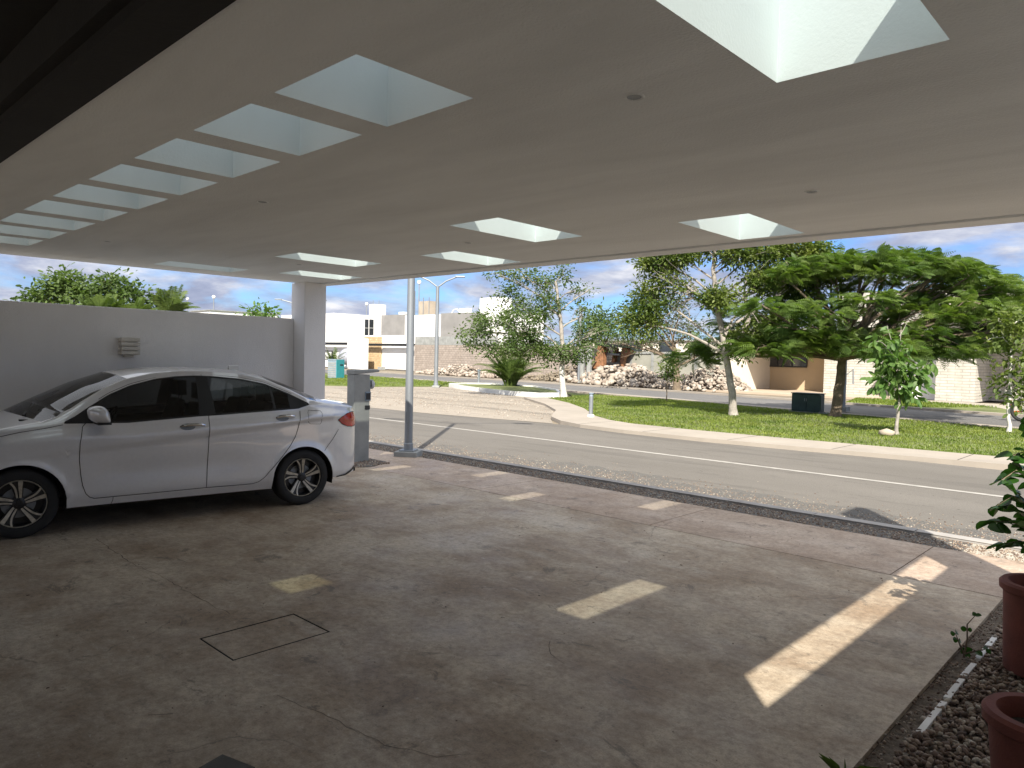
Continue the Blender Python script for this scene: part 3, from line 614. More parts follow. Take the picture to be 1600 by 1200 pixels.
# ------------------------------------------------------------------ car
def build_car():
    B = np.array([-7.28, 1.60]); A = np.array([-7.0, 4.12]); tt = (A-B)/np.linalg.norm(A-B); nn = np.array([tt[1], -tt[0]])
    o = B-nn*.80
    root = empty('parked_car', (o[0], o[1], 0), math.atan2(tt[1], tt[0]), 'white four door sedan parked along the side wall, facing left', 'car')
    def tab(T): 
        xs_, ys_ = zip(*T); return lambda x: float(np.interp(x, xs_, ys_))
    Wf = tab([(-.88, .50), (-.80, .62), (-.65, .72), (-.4, .79), (-.1, .828), (.3, .842), (1.3, .845), (2.3, .842), (2.7, .835), (2.92, .81), (3.06, .77), (3.17, .71), (3.25, .63), (3.31, .53)])
    zs = tab([(-.88, .60), (-.75, .68), (-.5, .80), (-.2, .90), (.1, .95), (.33, .975), (.63, .967), (.84, .962), (1.475, 1.0), (1.63, 1.004), (2.2, 1.03), (2.49, 1.045), (2.62, 1.085), (2.8, 1.075), (3.05, 1.05), (3.25, 1.015), (3.39, .97)])
    ztr = tab([(.33, .985), (.42, 1.03), (.52, 1.098), (.71, 1.215), (.9, 1.296), (1.126, 1.356), (1.31, 1.380), (1.5, 1.388), (1.664, 1.382), (1.93, 1.357), (2.176, 1.307), (2.43, 1.195), (2.62, 1.092)])
    zt = lambda u_: ztr(u_) if .33 < u_ < 2.62 else zs(u_)+.002
    er = tab([(-.9, .012), (.2, .018), (.35, .05), (.9, .058), (1.5, .048), (2.2, .055), (2.62, .04), (2.8, .02), (3.4, .01)])
    zc = tab([(-.88, .60), (-.8, .70), (-.5, .84), (-.2, .955), (.2, 1.045), (.4, 1.165), (.65, 1.305), (.9, 1.408), (1.05, 1.440), (1.25, 1.462), (1.5, 1.470), (1.8, 1.462), (2.0, 1.443), (2.2, 1.402), (2.45, 1.30), (2.72, 1.165), (2.85, 1.120), (3.1, 1.085), (3.25, 1.065), (3.39, 1.02)])
    du = tab([(-.88, 0), (-.75, -.06), (-.5, -.12), (.2, -.24), (.9, -.12), (1.5, 0), (2.2, .08), (2.72, .16), (3.1, .12), (3.39, .06)])
    R_A, ZA = .343, .295
    def zlow(u_):
        for c in (0, 2.55):
            if abs(u_-c) < R_A: return ZA+math.sqrt(max(0, R_A**2-(u_-c)**2))
        return float(np.interp(u_, [-.88, -.5, -.35, .35, 2.2, 2.9, 3.39], [.24, .19, .19, .225, .212, .262, .30]))
    def sstep(a, b, x): t_ = max(0, min(1, (x-a)/(b-a))); return t_*t_*(3-2*t_)
    def wside(u_, z):
        w = Wf(u_); s = zs(u_)
        if z > s: return w-.05-(z-s)*.50-.22*(z-s)**2
        cr = .735+.088*(u_-.55)                       # rising feature line
        w += .016*(sstep(cr-.02, cr+.012, z)-1)*(.3+.7*sstep(.3, .8, u_)*(1-sstep(2.8, 3.2, u_)))
        w -= .05*sstep(s-.13, s, z)
        w -= .055*(1-sstep(.15, .34, z)) 
        w -= .010*math.exp(-((z-.52)/.10)**2)*sstep(.45, .85, u_)*(1-sstep(1.7, 2.1, u_))
        for c in (0, 2.55):
            d = math.hypot(u_-c, z-ZA); w += .012*math.exp(-((d-R_A)/.04)**2)
        return w
    st = set(np.round(np.arange(-.88, 3.30, .035), 4)) | {.2, .9, 2.2, 2.72, .331, 2.619, 3.29, 3.31}
    for c in (0, 2.55): st |= {c-R_A-.002, c-R_A+.001, c+R_A-.001, c+R_A+.002, c-R_A+.012, c+R_A-.012, c-R_A+.03, c+R_A-.03}
    st = sorted(st)
    fs = list(np.linspace(0, 1, 32))
    tops = [.08, .22, .4, .6, .8, 1.0]
    rows = []
    for u_ in st:
        r = []; zl, s, t_ = zlow(u_), zs(u_), zt(u_)
        for f in fs:
            z = zl+(s-zl)*f; r.append((u_, wside(u_, z), z))
        for f in (.34, .67, 1.0):
            z = s+(t_-s)*f; r.append((u_, wside(u_, z), z))
        e = er(u_); ze = t_+e; we = wside(u_, t_)-.6*e; r.append((u_, we, ze)); c = max(zc(u_), ze+.004); d = du(u_)
        for f in tops:
            g = 1-(1-f)**2.2; r.append((u_+d*(1-(1-f)**1.6), we*(1-f), ze+(c-ze)*g))
        rows.append(r)
    nr = len(rows[0]); iB = len(fs)-1; iT = iB+3; iE = iT+1
    def mesh(sel, name, mat, parent=root, smooth=True):
        m = MB(); ids = {}
        def vid_(i, j, sd):
            kx = (i, j, sd if rows[i][j][1] > 1e-6 else 1)
            if kx not in ids: ids[kx] = len(m.v); p_ = rows[i][j]; m.v.append((p_[0], -sd*p_[1], p_[2]))
            return ids[kx]
        for sd in (1, -1):
            for i in range(len(st)-1):
                for j in range(nr-1):
                    if sel(i, j, sd):
                        q = [vid_(i, j, sd), vid_(i+1, j, sd), vid_(i+1, j+1, sd), vid_(i, j+1, sd)]
                        if len(set(q)) > 2: m.f.append(tuple(q))
        return m
    def um(i): return (st[i]+st[i+1])/2
    isDLO = lambda i, j: iB <= j < iT and .331 < um(i) < 2.619
    isWS = lambda i, j: j >= iE+1 and .2 < um(i) < .9
    isRW = lambda i, j: j >= iE+1 and 2.2 < um(i) < 2.72
    m = mesh(lambda i, j, sd: not (isDLO(i, j) or isWS(i, j) or isRW(i, j)), 'body', 'paint')
    # front and rear closures
    for i in (0, len(st)-1):
        r = rows[i]; n0 = len(m.v)
        loop = [(p_[0], -p_[1], p_[2]) for p_ in r]+[(p_[0], p_[1], p_[2]) for p_ in r[-2::-1]]
        sgn = -1 if i == 0 else 1
        cen = (np.mean([p_[0] for p_ in loop])+sgn*.02, 0, .62)
        mid = [(x+sgn*.025, y*.75, cen[2]+(z-cen[2])*.8) for x, y, z in loop]
        L = len(loop); m.v += loop+mid+[cen]
        for a in range(L-1): m.f += [(n0+a, n0+a+1, n0+L+a+1, n0+L+a), (n0+L+a, n0+L+a+1, n0+2*L)]
        m.f += [(n0+L-1, n0, n0+L, n0+2*L-1), (n0+2*L-1, n0+L, n0+2*L)]
    body = m.build('body', 'paint', root, smooth=False)
    bm = bmesh.new(); bm.from_mesh(body.data); bmesh.ops.remove_doubles(bm, verts=bm.verts, dist=1e-4); bmesh.ops.recalc_face_normals(bm, faces=bm.faces); bm.to_mesh(body.data); bm.free()
    body.data.polygons.foreach_set('use_smooth', [True]*len(body.data.polygons))
    try: body.data.set_sharp_from_angle(angle=math.radians(50))
    except Exception: pass
    def smoothen(ob):
        ob.data.polygons.foreach_set('use_smooth', [True]*len(ob.data.polygons)); return ob
    for sd in (1, -1):
        g = mesh(lambda i, j, s_: s_ == sd and isDLO(i, j), '', ''); smoothen(g.build('side_window', 'tint', root))
    smoothen(mesh(lambda i, j, s_: isWS(i, j), '', '').build('windscreen', 'windscreen', root))
    smoothen(mesh(lambda i, j, s_: isRW(i, j), '', '').build('rear_window', 'tint', root))
    # interior dark liner + floor
    m = MB(); m.prism_yz([(-.62, .25), (.62, .25), (.66, .90), (-.66, .90)], 0, 0.01)
    m = MB(); m.box(.25, 2.85, -.70, .70, .22, .30); m.box(.10, .42, -.68, .68, .30, .93); m.box(2.38, 2.9, -.68, .68, .3, 1.0)
    m.box(.42, 2.4, -.74, -.70, .3, .93); m.box(.42, 2.4, .70, .74, .3, .93); m.build('interior_trim', 'seat', root, bevel=0.03)
    def seat(u0, y0, wd, hd=0.0):
        s_ = MB(); s_.box(u0, u0+.415, y0-wd/2, y0+wd/2, .42, .56); s_.build('seat_cushion', 'seat', root, bevel=0.035); s_ = MB()
        w = wd/2
        s_.add([(u0+.42, y0-w, .48), (u0+.56, y0-w, .48), (u0+.56, y0+w, .48), (u0+.42, y0+w, .48), (u0+.62, y0-w*.72, 1.12), (u0+.72, y0-w*.72, 1.10), (u0+.72, y0+w*.72, 1.10), (u0+.62, y0+w*.72, 1.12)],
               [(0, 3, 2, 1), (4, 5, 6, 7), (0, 1, 5, 4), (1, 2, 6, 5), (2, 3, 7, 6), (3, 0, 4, 7)])
        ob = s_.build('seat_back', 'seat', root, bevel=0.035)
        h_ = MB()
        h_.box(u0+.64, u0+.73, y0-.125, y0+.125, 1.15-hd, 1.31-hd); h_.tube([(u0+.69, y0-.05, 1.08), (u0+.71, y0-.05, 1.2)], .008, 6); h_.tube([(u0+.69, y0+.05, 1.08), (u0+.71, y0+.05, 1.2)], .008, 6)
        h_.build('headrest', 'seat', ob, bevel=0.03)
    seat(.92, -.36, .50); seat(.92, .36, .50); seat(1.60, -.36, .62, .04); seat(1.60, .36, .62, .04)
    s_ = MB(); s_.lathe([(.175, 0), (.19, .012), (.175, .024), (.16, .012), (.175, 0)], (0, 0, 0), 24); s_.box(-.16, .16, -.02, .02, .004, .02)
    sw = s_.build('steering_wheel', 'black', root, smooth=True); sw.location = (.76, -.36, .92); sw.rotation_euler = (0, math.radians(-62), 0)
    # underside
    m = MB(); m.box(-.75, -.36, -.66, .66, .215, .25); m.box(.36, 2.2, -.74, .74, .205, .25); m.box(2.9, 3.28, -.60, .60, .285, .32); m.box(-.36, .36, -.5, .5, .25, .6); m.box(2.2, 2.9, -.5, .5, .25, .6)
    m.build('underbody', 'blackgap', root)
    for c in (0, 2.55):
        for sd in (1, -1):
            m = MB(); V = []; F = []; n_ = 20
            for k_ in range(n_+1):
                a = pi*k_/n_*1.16-.08*pi
                for w_ in (.815, .52): V.append((c+R_A*math.cos(a)*1.0, -sd*w_, ZA+(R_A+.003)*math.sin(a)))
            for k_ in range(n_): F.append((2*k_, 2*k_+1, 2*k_+3, 2*k_+2))
            m.add(V, F); m.add([(c-.40, -sd*.53, .22), (c+.40, -sd*.53, .22), (c+.40, -sd*.53, .68), (c-.40, -sd*.53, .68)], [(0, 1, 2, 3)]); m.build('wheel_arch', 'blackgap', root)
    # things laid on the side
    def skin(u_, z, sd, off):
        w = wside(u_, z); e = .004
        du_ = (wside(u_+e, z)-w)/e; dz_ = (wside(u_, z+e)-w)/e
        n = Vector((-du_, 1, -dz_)).normalized()
        return (u_+n.x*off, -sd*(w+n.y*off), z+n.z*off)
    def ribbon(pts, wd, sd, off=.0028, name='panel_gap', mat='blackgap', closed=False, parent=None):
        P = []
        for (a, b), (c, d) in zip(pts, pts[1:]):
            k_ = max(1, int(math.hypot(c-a, d-b)/.03))
            P += [(a+(c-a)*t_/k_, b+(d-b)*t_/k_) for t_ in range(k_)]
        P.append(pts[-1]); V = []; F = []
        for i in range(len(P)):
            a, b = P[max(i-1, 0)], P[min(i+1, len(P)-1)]; t_ = Vector((b[0]-a[0], b[1]-a[1])).normalized(); n = (-t_.y, t_.x)
            for s_ in (1, -1): V.append(skin(P[i][0]+n[0]*wd/2*s_, P[i][1]+n[1]*wd/2*s_, sd, off))
        for i in range(len(P)-1): F.append((2*i, 2*i+1, 2*i+3, 2*i+2))
        m = MB(); m.add(V, F); return m.build(name, mat, parent or root)
    def patch(poly, sd, off, name, mat, parent=None, cell=.03, thick=0):
        bm = bmesh.new(); vs_ = [bm.verts.new((a, 0, b)) for a, b in poly]; bm.faces.new(vs_)
        lo = np.min(poly, 0); hi = np.max(poly, 0)
        for ax, q in ((0, 0), (1, 2)):
            x = lo[ax]+cell
            while x < hi[ax]:
                co = [0, 0, 0]; no = [0, 0, 0]; co[q] = x; no[q] = 1
                bmesh.ops.bisect_plane(bm, geom=bm.verts[:]+bm.edges[:]+bm.faces[:], plane_co=co, plane_no=no); x += cell
        for v_ in bm.verts: v_.co = skin(v_.co.x, v_.co.z, sd, off)
        if thick:
            bmesh.ops.recalc_face_normals(bm, faces=bm.faces)
        me = bpy.data.meshes.new(name); bm.to_mesh(me); bm.free(); me.materials.append(M[mat]); me.polygons.foreach_set('use_smooth', [True]*len(me.polygons))
        ob = bpy.data.objects.new(name, me); COL.objects.link(ob); ob.parent = parent or root; return ob
    for sd in (1, -1):
        ribbon([(.50, .975), (.47, .94), (.445, .80), (.44, .65), (.45, .52), (.465, .42), (.49, .345), (.52, .31), (.56, .293), (1.0, .292), (1.535, .294)], .006, sd)
        ribbon([(1.557, 1.40), (1.562, 1.0), (1.552, .7), (1.535, .294)], .006, sd)
        ribbon([(1.535, .294), (1.9, .288), (2.0, .288), (2.06, .303), (2.12, .345), (2.20, .43), (2.30, .545), (2.394, .656), (2.45, .75), (2.485, .86), (2.509, 1.02)], .006, sd)
        ribbon([(2.97, .80), (2.88, .68), (2.79, .575)], .005, sd)
        ribbon([(.70, .225), (.712, .26), (.712, .29)], .005, sd)
        # black pillar, corner pieces and window rubber
        bel = lambda a: zs(a)+.004
        top = lambda a: zt(a)-.002
        patch([(1.475, bel(1.475)), (1.634, bel(1.634)), (1.61, top(1.61)), (1.50, top(1.50))], sd, .003, 'door_pillar', 'black')
        patch([(.335, zs(.335)+.002), (.53, bel(.53)), (.56, bel(.56)), (.59, zs(.59)+.09), (.52, top(.52)), (.42, top(.42))], sd, .003, 'corner_trim', 'black')
        patch([(2.40, bel(2.40)), (2.49, bel(2.49)), (2.60, zs(2.60)+.004), (2.52, top(2.52)), (2.40, top(2.40))], sd, .003, 'rear_corner_trim', 'black')
        patch([(2.225, bel(2.225)), (2.25, bel(2.25)), (2.245, top(2.245)), (2.215, top(2.215))], sd, .0035, 'window_divider', 'black')
        us = list(np.linspace(.34, 2.61, 60))
        ribbon([(a, zs(a)+.006) for a in us], .016, sd, .003, 'belt_trim', 'black')
        ribbon([(a, zt(a)-.004) for a in us], .014, sd, .003, 'window_seal', 'black')
        ribbon([(a, zt(a)+.018) for a in np.linspace(.62, 2.45, 50)], .004, sd, .001, 'door_gap', 'blackgap')
        # fuel flap (photo side) and handles
        ribbon([(2.590, 1.0), (2.60, 1.025), (2.74, 1.015), (2.755, .99), (2.75, .89), (2.735, .872), (2.62, .878), (2.595, .90), (2.590, 1.0)], .004, sd, .0015, 'fuel_flap_gap', 'blackgap') if sd == 1 else None
        for (a, b, z) in ((1.285, 1.515, .905), (2.235, 2.44, .955)):
            patch([(a+.01+.07*math.cos(q)+.06, z-.002+.032*math.sin(q)) for q in np.linspace(0, 2*pi, 17)[:-1]], sd, .0012, 'handle_recess', 'galv')
            h_ = MB(); n_ = 9; P = []
            for k_ in range(n_):
                f = k_/(n_-1); uu = a+(b-a)*f; off = .006+.034*math.sin(pi*min(1, max(0, f)))**.5; P.append(skin(uu, z+.004*f, sd, off))
            h_.tube(P, [.007]+[.0135]*(n_-2)+[.009], 8); h_.build('door_handle', 'chrome', root, smooth=True)
        # tail lamp
        patch([(2.962, .905), (3.03, .945), (3.10, .968), (3.19, .98), (3.285, .97), (3.295, .83), (3.20, .815), (3.10, .825), (3.02, .855)], sd, .004, 'tail_light', 'redlens')
        ribbon([(2.962, .905), (3.03, .945), (3.10, .968), (3.19, .98), (3.285, .97), (3.295, .83), (3.20, .815), (3.10, .825), (3.02, .855), (2.962, .905)], .006, sd, .0045, 'lamp_seal', 'blackgap')
        patch([(-.84, .60), (-.72, .66), (-.45, .76), (-.30, .80), (-.32, .74), (-.55, .62), (-.80, .55)], sd, .004, 'headlight', 'clearlens')
        patch([(2.95, .275), (3.08, .29), (3.26, .36), (3.27, .33), (3.10, .272), (2.96, .262)], sd, .004, 'bumper_diffuser', 'black')
        # hood line
        ribbon([(.32, zs(.32)-.01), (.2, zs(.2)-.02), (0, zs(0)-.022), (-.3, zs(-.3)-.02), (-.6, zs(-.6)-.02)], .005, sd, .0015, 'hood_gap')
        # mirror
        mr = MB(); n1, n2 = 14, 20; V = []; F = []
        for a_ in range(n1+1):
            th = pi*a_/n1
            for b_ in range(n2):
                ph = 2*pi*b_/n2; x, y, z = math.cos(th), math.sin(th)*math.cos(ph), math.sin(th)*math.sin(ph)
                x = .115*x*(1 if x < 0 else .45); V.append((.60+x-.03*(z), -sd*(.955+.118*np.sign(y)*abs(y)**.8), 1.055+.082*np.sign(z)*abs(z)**.7-.01*y*0))
        for a_ in range(n1):
            for b_ in range(n2): F.append((a_*n2+b_, a_*n2+(b_+1) % n2, (a_+1)*n2+(b_+1) % n2, (a_+1)*n2+b_))
        mr.add(V, F); mo = mr.build('mirror', 'paint', root, smooth=True)
        m2 = MB(); m2.box(.545, .655, -sd*(.84) if sd < 0 else -1.055, 1.055 if sd < 0 else -.84, .972, .99); m2.build('mirror_base', 'black', mo, bevel=.006)
        m2 = MB(); m2.box(.57, .64, min(-sd*.76, -sd*.87), max(-sd*.76, -sd*.87), .985, 1.01); m2.build('mirror_arm', 'black', mo, bevel=.006)
    # cowl, wiper, antenna, plate, lip
    m = MB(); m.box(.02, .22, -.60, .60, .985, 1.005); m.build('cowl', 'black', root, bevel=.008)
    m = MB(); m.tube([(.06, -.5, 1.035), (.16, -.15, 1.09), (.20, .05, 1.115)], .008, 6); m.build('wiper', 'black', root)
    m = MB(); m.tube([(.02, .02, 1.035), (.14, .40, 1.06)], .008, 6); m.build('wiper', 'black', root)
    m = MB(); m.prism_yz([(-.022, 0), (.022, 0), (.006, .05), (-.006, .05)], 2.02, 2.14); a = m.build('antenna_fin', 'paint', root, bevel=.006); a.location = (0, 0, 1.435)
    m = MB(); m.box(3.385, 3.395, -.26, .26, .76, .90); m.build('number_plate', 'whitepaint', root)
    # wheels
    def wheel(u_, sd):
        w_ = empty('wheel', (u_, -sd*.705, .300)); w_.parent = root
        if sd < 0: w_.rotation_euler = (0, 0, pi)
        rt = .300
        prof = [(.205, .085), (.215, .098), (.245, .103), (.272, .100), (.290, .088), (rt, .068), (rt, -.068), (.290, -.088), (.25, -.10), (.205, -.09)]
        m = MB(); m.lathe([(r, -h) for r, h in prof], n=64, axis='y'); m.build('tyre', 'rubber', w_, smooth=True)
        m = MB(); m.lathe([(.206, -.088), (.200, -.092), (.196, -.084), (.188, -.05), (.185, .07)], n=64, axis='y'); m.lathe([(.186, -.012), (.0, -.012)], n=48, axis='y'); m.build('rim', 'rimblack', w_, smooth=True)
        m = MB(); m.lathe([(.2055, -.0885), (.2005, -.0935), (.1965, -.0875)], n=64, axis='y'); m.build('rim_edge', 'rimsilver', w_, smooth=True)
        m = MB(); m.lathe([(.030, -.075), (.028, -.080), (.0, -.082)], n=24, axis='y'); m.lathe([(.062, -.02), (.058, -.060), (.030, -.07)], n=24, axis='y'); m.build('hub_cap', 'rimblack', w_, smooth=True)
        m = MB(); m.lathe([(.13, -.014), (.13, -.022), (.0, -.022)], n=32, axis='y'); m.build('brake_disc', 'galv', w_, smooth=True)
        b_ = MB(); s_ = MB()
        for k_ in range(5):
            a0 = 2*pi*k_/5+.32
            # dark spoke backing
            V = []; F = []; n_ = 8
            def pol(r, a, h): return (r*math.cos(a), h, r*math.sin(a))
            def band(mb, a_in, a_out, w_in, w_out, h_in, h_out, sw, r0=.045, r1=.197, thick=.012):
                V = []; F = []; n_ = 10
                for i in range(n_+1):
                    f = i/n_; r = r0+(r1-r0)*f; a = a_in+(a_out-a_in)*f+sw*math.sin(pi*f); wd = (w_in+(w_out-w_in)*f)/2; h = h_in+(h_out-h_in)*f
                    V += [pol(r, a-wd/r, h), pol(r, a+wd/r, h), pol(r, a+wd/r, h+thick), pol(r, a-wd/r, h+thick)]
                for i in range(n_):
                    for q in range(4): F.append((i*4+q, i*4+(q+1) % 4, i*4+4+(q+1) % 4, i*4+4+q))
                F += [(0, 1, 2, 3), (n_*4, n_*4+3, n_*4+2, n_*4+1)]; mb.add(V, F)
            band(b_, a0, a0+.10, .050, .105, -.060, -.082, .0, thick=.02)
            band(s_, a0-.24, a0-.06, .016, .036, -.0625, -.0905, .06, thick=.004)
            band(s_, a0+.26, a0+.34, .013, .017, -.0625, -.0905, -.10, thick=.004)
        b_.build('spoke_backing', 'rimblack', w_); s_.build('spokes', 'rimsilver', w_)
    for u_ in (0, 2.55):
        for sd in (1, -1): wheel(u_, sd)
    return root
build_car()

# ------------------------------------------------------------------ meter pillar and street lamps
t = empty('meter_pillar', (-9.35, 6.45, 0), 0, 'grey concrete electricity meter pillar behind the car', 'meter pillar')
m = MB(); m.box(-.09, .11, -.14, .14, 0, 1.33); m.build('pillar', 'conc', t, bevel=.01)
m = MB(); m.add([(-.10, -.15, 1.332), (.12, -.15, 1.332), (.12, .31, 1.372), (-.10, .31, 1.372), (-.10, -.15, 1.40), (.12, -.15, 1.40), (.12, .31, 1.41), (-.10, .31, 1.41)],
       [(0, 3, 2, 1), (4, 5, 6, 7), (0, 1, 5, 4), (1, 2, 6, 5), (2, 3, 7, 6), (3, 0, 4, 7)]); m.build('cap', 'conc', t, bevel=.01)
m = MB(); m.box(.111, .123, .05, .15, .93, 1.07); a = m.build('meter_box', 'boxgray', t, bevel=.003)
m = MB(); m.box(.124, .130, .062, .138, .95, 1.05); m.build('keypad', 'black', a)
m = MB(); m.box(.111, .118, .05, .14, .80, .86); m.build('outlet', 'black', t)
m = MB(); m.lathe([(.0, .20), (.07, .205), (.075, .24), (.05, .27), (0, .275)], (0.04, -.02, 1.18), 20, 'y'); m.build('meter_dial', 'clearlens', t, smooth=True)
m = MB(); m.box(.0, .09, .141, .165, 1.06, 1.25); m.build('meter_plate', 'galv', t, bevel=.004)
sheet('stone_bed', [(-9.75, 5.9), (-9.0, 5.9), (-8.75, 6.19), (-8.75, 6.35), (-9.0, 6.75), (-9.75, 6.75)], 0.006, 'gritdark')

def street_lamp(name, x, y, h, r0, label, az, armlen=1.5, rise=.55, base=True):
    t = empty(name, (x, y, 0), az, label, 'street lamp', 'double arm street lamps')
    m = MB(); m.tube([(0, 0, .09 if base else 0), (0, 0, h)], [r0, r0*.78], 24); m.build('pole', 'galv', t, smooth=True)
    if base:
        m = MB(); m.box(-.19, .19, -.19, .19, -.02, .08); m.build('footing', 'conc', t, bevel=.01)
        m = MB(); m.box(-.125, .125, -.125, .125, .081, .10); m.lathe([(r0*1.15, .10), (r0*1.12, .20), (r0, .21)], n=24); m.build('base_plate', 'galv', t, bevel=.003)
        m = MB(); m.box(-.035, .035, -r0-.004, -r0+.02, .55, .72); m.build('hatch', 'galv', t)
    for s_ in (1, -1):
        m = MB(); m.tube([(0, 0, h-.05), (s_*armlen*.45, 0, h+rise*.55), (s_*armlen, 0, h+rise)], r0*.36, 10); a = m.build('arm', 'galv', t, smooth=True)
        m = MB(); m.box(min(s_*(armlen-.05), s_*(armlen+.45)), max(s_*(armlen-.05), s_*(armlen+.45)), -.10, .10, h+rise-.02, h+rise+.05); m.build('lamp_head', 'galv', a, bevel=.02)
    return t
street_lamp('street_lamp', -9.36, 7.45, 5.3, .067, 'tall galvanised lamp post standing on the kerb in front of the column', math.radians(35))
x, y = G(681, 605)
hl = PD(683, 448, depth0(681, 605)).z
street_lamp('street_lamp', x, y, hl, .11, 'slim double armed lamp post on the far grass verge', YAW-pi/2, .95, .5)
p = PD(470, 470, 52)
street_lamp('street_lamp', p.x, p.y, p.z-.4, .11, 'distant double armed lamp post partly hidden by the column', YAW-pi/2, 1.4, .45)
# flood masts with round heads
for px, py, D, lab in ((655, 441, 95, 'tall thin mast with round white lamp just left of the slim lamp post'), (573, 475, 120, 'mast with round white lamp above the white houses'),
                       (334, 464, 110, 'thin mast with white lamp seen over the side wall'), (293, 467, 130, 'shorter mast with white lamp seen over the side wall palm')):
    p = PD(px, py, D); t = empty('floodlight_mast', (p.x, p.y, 0), 0, lab, 'lamp mast', 'distant lamp masts')
    m = MB(); m.tube([(0, 0, 0), (0, 0, p.z)], [.13, .07], 6); m.build('pole', 'galv', t)
    m = MB(); m.lathe([(0, -.28), (.2, -.2), (.28, 0), (.2, .2), (0, .28)], (0, 0, p.z), 10); m.build('lamp_head', 'globe', t, smooth=True)

# ------------------------------------------------------------------ bollards, utility boxes
x, y = G(923, 654)
t = empty('bollard_light', (x, y, 0.02), 0, 'short galvanised bollard light on the lawn by the footpath', 'bollard')
m = MB(); m.tube([(0, 0, 0), (0, 0, .60)], .058, 16); m.build('post', 'galv', t, smooth=True)
m = MB(); m.lathe([(.058, .60), (.05, .61), (.05, .66), (.07, .665), (.07, .69), (0, .70)], n=16); m.build('cap', 'boxgray', t, smooth=True)
m = MB(); m.lathe([(.10, 0), (.10, .08), (.06, .10)], n=16); m.build('base', 'whitepaint', t, smooth=True)
x, y = G(748, 603)
t = empty('bollard_light', (x, y, 0.05), 0, 'small distant bollard light on the white kerbed island', 'bollard')
m = MB(); m.tube([(0, 0, 0), (0, 0, .78)], .075, 12); m.build('post', 'galv', t, smooth=True)
m = MB(); m.lathe([(.09, .78), (.09, .85), (0, .86)], n=12); m.build('cap', 'boxgray', t, smooth=True)
# transformer cabinet
x0, y0 = G(1236, 644); x1, y1 = G(1279, 647)
L = math.hypot(x1-x0, y1-y0); t = empty('transformer_cabinet', (x0, y0, 0.0), math.atan2(y1-y0, x1-x0), 'dark green utility cabinet in tree shade at the lawn edge', 'utility cabinet')
L = .93
m = MB(); m.box(0, L, 0, .45, .05, .64); m.build('cabinet', 'utilgreen', t, bevel=.02)
m = MB(); m.box(-.02, L+.02, -.03, .48, .641, .67); m.build('lid', 'utilgreen', t, bevel=.01)
for q in range(2):
    m = MB(); m.box(.04+q*.49, .50+q*.49, -.012, -.001, .10, .61); d_ = m.build('door', 'utilgreen', t, bevel=.004)
    m = MB(); m.box(.44+q*.06, .46+q*.06, -.03, -.013, .40, .50); m.build('handle', 'galv', d_)
m = MB(); m.box(-.06, L+.25, -.06, .52, -.04, .05); m.build('plinth', 'conc', t, bevel=.01)
# teal kiosk box
t = empty('utility_kiosk', (*G(523, 591), 0), math.radians(20), 'teal and grey upright utility box on the far verge', 'utility box')
m = MB(); m.box(-.25, .42, -.42, .42, 0, 1.18); m.build('cabinet', 'boxgray', t, bevel=.02)
m = MB(); m.box(.421, .45, -.42, .42, .02, 1.22); m.build('door', 'teal', t, bevel=.01)
m = MB(); m.box(-.27, .44, -.44, .44, 1.182, 1.25); m.build('lid', 'boxgray', t, bevel=.01)
m = MB(); m.box(.451, .46, -.05, .28, .84, .92); m.build('vent', 'black', t)
for q in range(7):
    m = MB(); m.box(-.22, .38, -.435, -.421, .12+q*.14, .19+q*.14); m.build('louvre', 'conc', t)

# ------------------------------------------------------------------ far buildings
def house_box(name, xl, xc, xr, ytop, yb, Y, mat, parent=None, z0=0, depth=None, tz=None):
    """front face (towards -y) spans xl..xc, the side face (towards +x) spans xc..xr"""
    a = PY(xl, ytop, Y); c = PY(xc, ytop, Y); X = c.x
    z1 = c.z if tz is None else tz
    if xr is None: yd = Y+(depth or 6)
    else: yd = PX(xr, ytop, X).y
    if yb is not None: z0 = PY(xc, yb, Y).z
    m = MB(); m.box(a.x, X, Y, yd, z0, z1)
    return m.build(name, mat, parent), X, yd, z1
YH = 47.0
H = empty('white_house', (0, 0, 0), 0, 'two storey white modern house left of the lamp post, with tan stone panel', 'house')
_, XA, ya, za = house_box('upper_storey', 440, 522, 601, 489, 530, YH+2, 'white', H)
house_box('water_tank_housing', 577, 586, 603, 475, 495, YH+12, 'white', H)
# thin windows in the side of the upper storey
for a, b in ((570, 575), (577, 583)):
    pa, pb = PX(a, 499, XA), PX(b, 526, XA)
    m = MB(); m.box(XA+.02, XA+.05, pa.y, pb.y, pb.z, pa.z); w_ = m.build('window', 'winglass', H)
    m = MB(); m.box(XA+.051, XA+.08, pa.y, pb.y, (pa.z+pb.z)/2-.05, (pa.z+pb.z)/2+.05); m.build('frame', 'conc', w_)
# lower storey: wall running with the street
def panel(name, x0, x1, yt, yb, Y, mat, parent, th=.3, z0=None):
    a = PY(x0, yt, Y); b = PY(x1, yb, Y); m = MB(); m.box(min(a.x, b.x), max(a.x, b.x), Y, Y+th, b.z if z0 is None else z0, a.z); return m.build(name, mat, parent)
panel('lower_wall', 440, 645, 525, 578, YH, 'white', H, .4, 0)
panel('beam', 440, 543, 534.5, 539, YH-.75, 'black', H, .3)
panel('beam', 554, 646, 536.5, 541, YH-.75, 'black', H, .3)
panel('wall_column', 543, 570, 529, 579, YH-2.6, 'white', H, .4, 0)
panel('stone_panel', 569, 595, 526, 575, YH-.12, 'stonetan', H, .11, 0)
panel('gate', 598, 634, 541, 577, YH-.10, 'white', H, .09, 0.1)
panel('planter_box', 590, 596, 573, 580, YH-1.3, 'conc', H, .5, 0)
B2 = empty('white_house', (0, 0, 0), 0, 'white two storey house behind the lamp post with a beige roof tank', 'house')
house_box('storey', 596, 634, 690, 491, 530, YH+6, 'grayrender', B2)
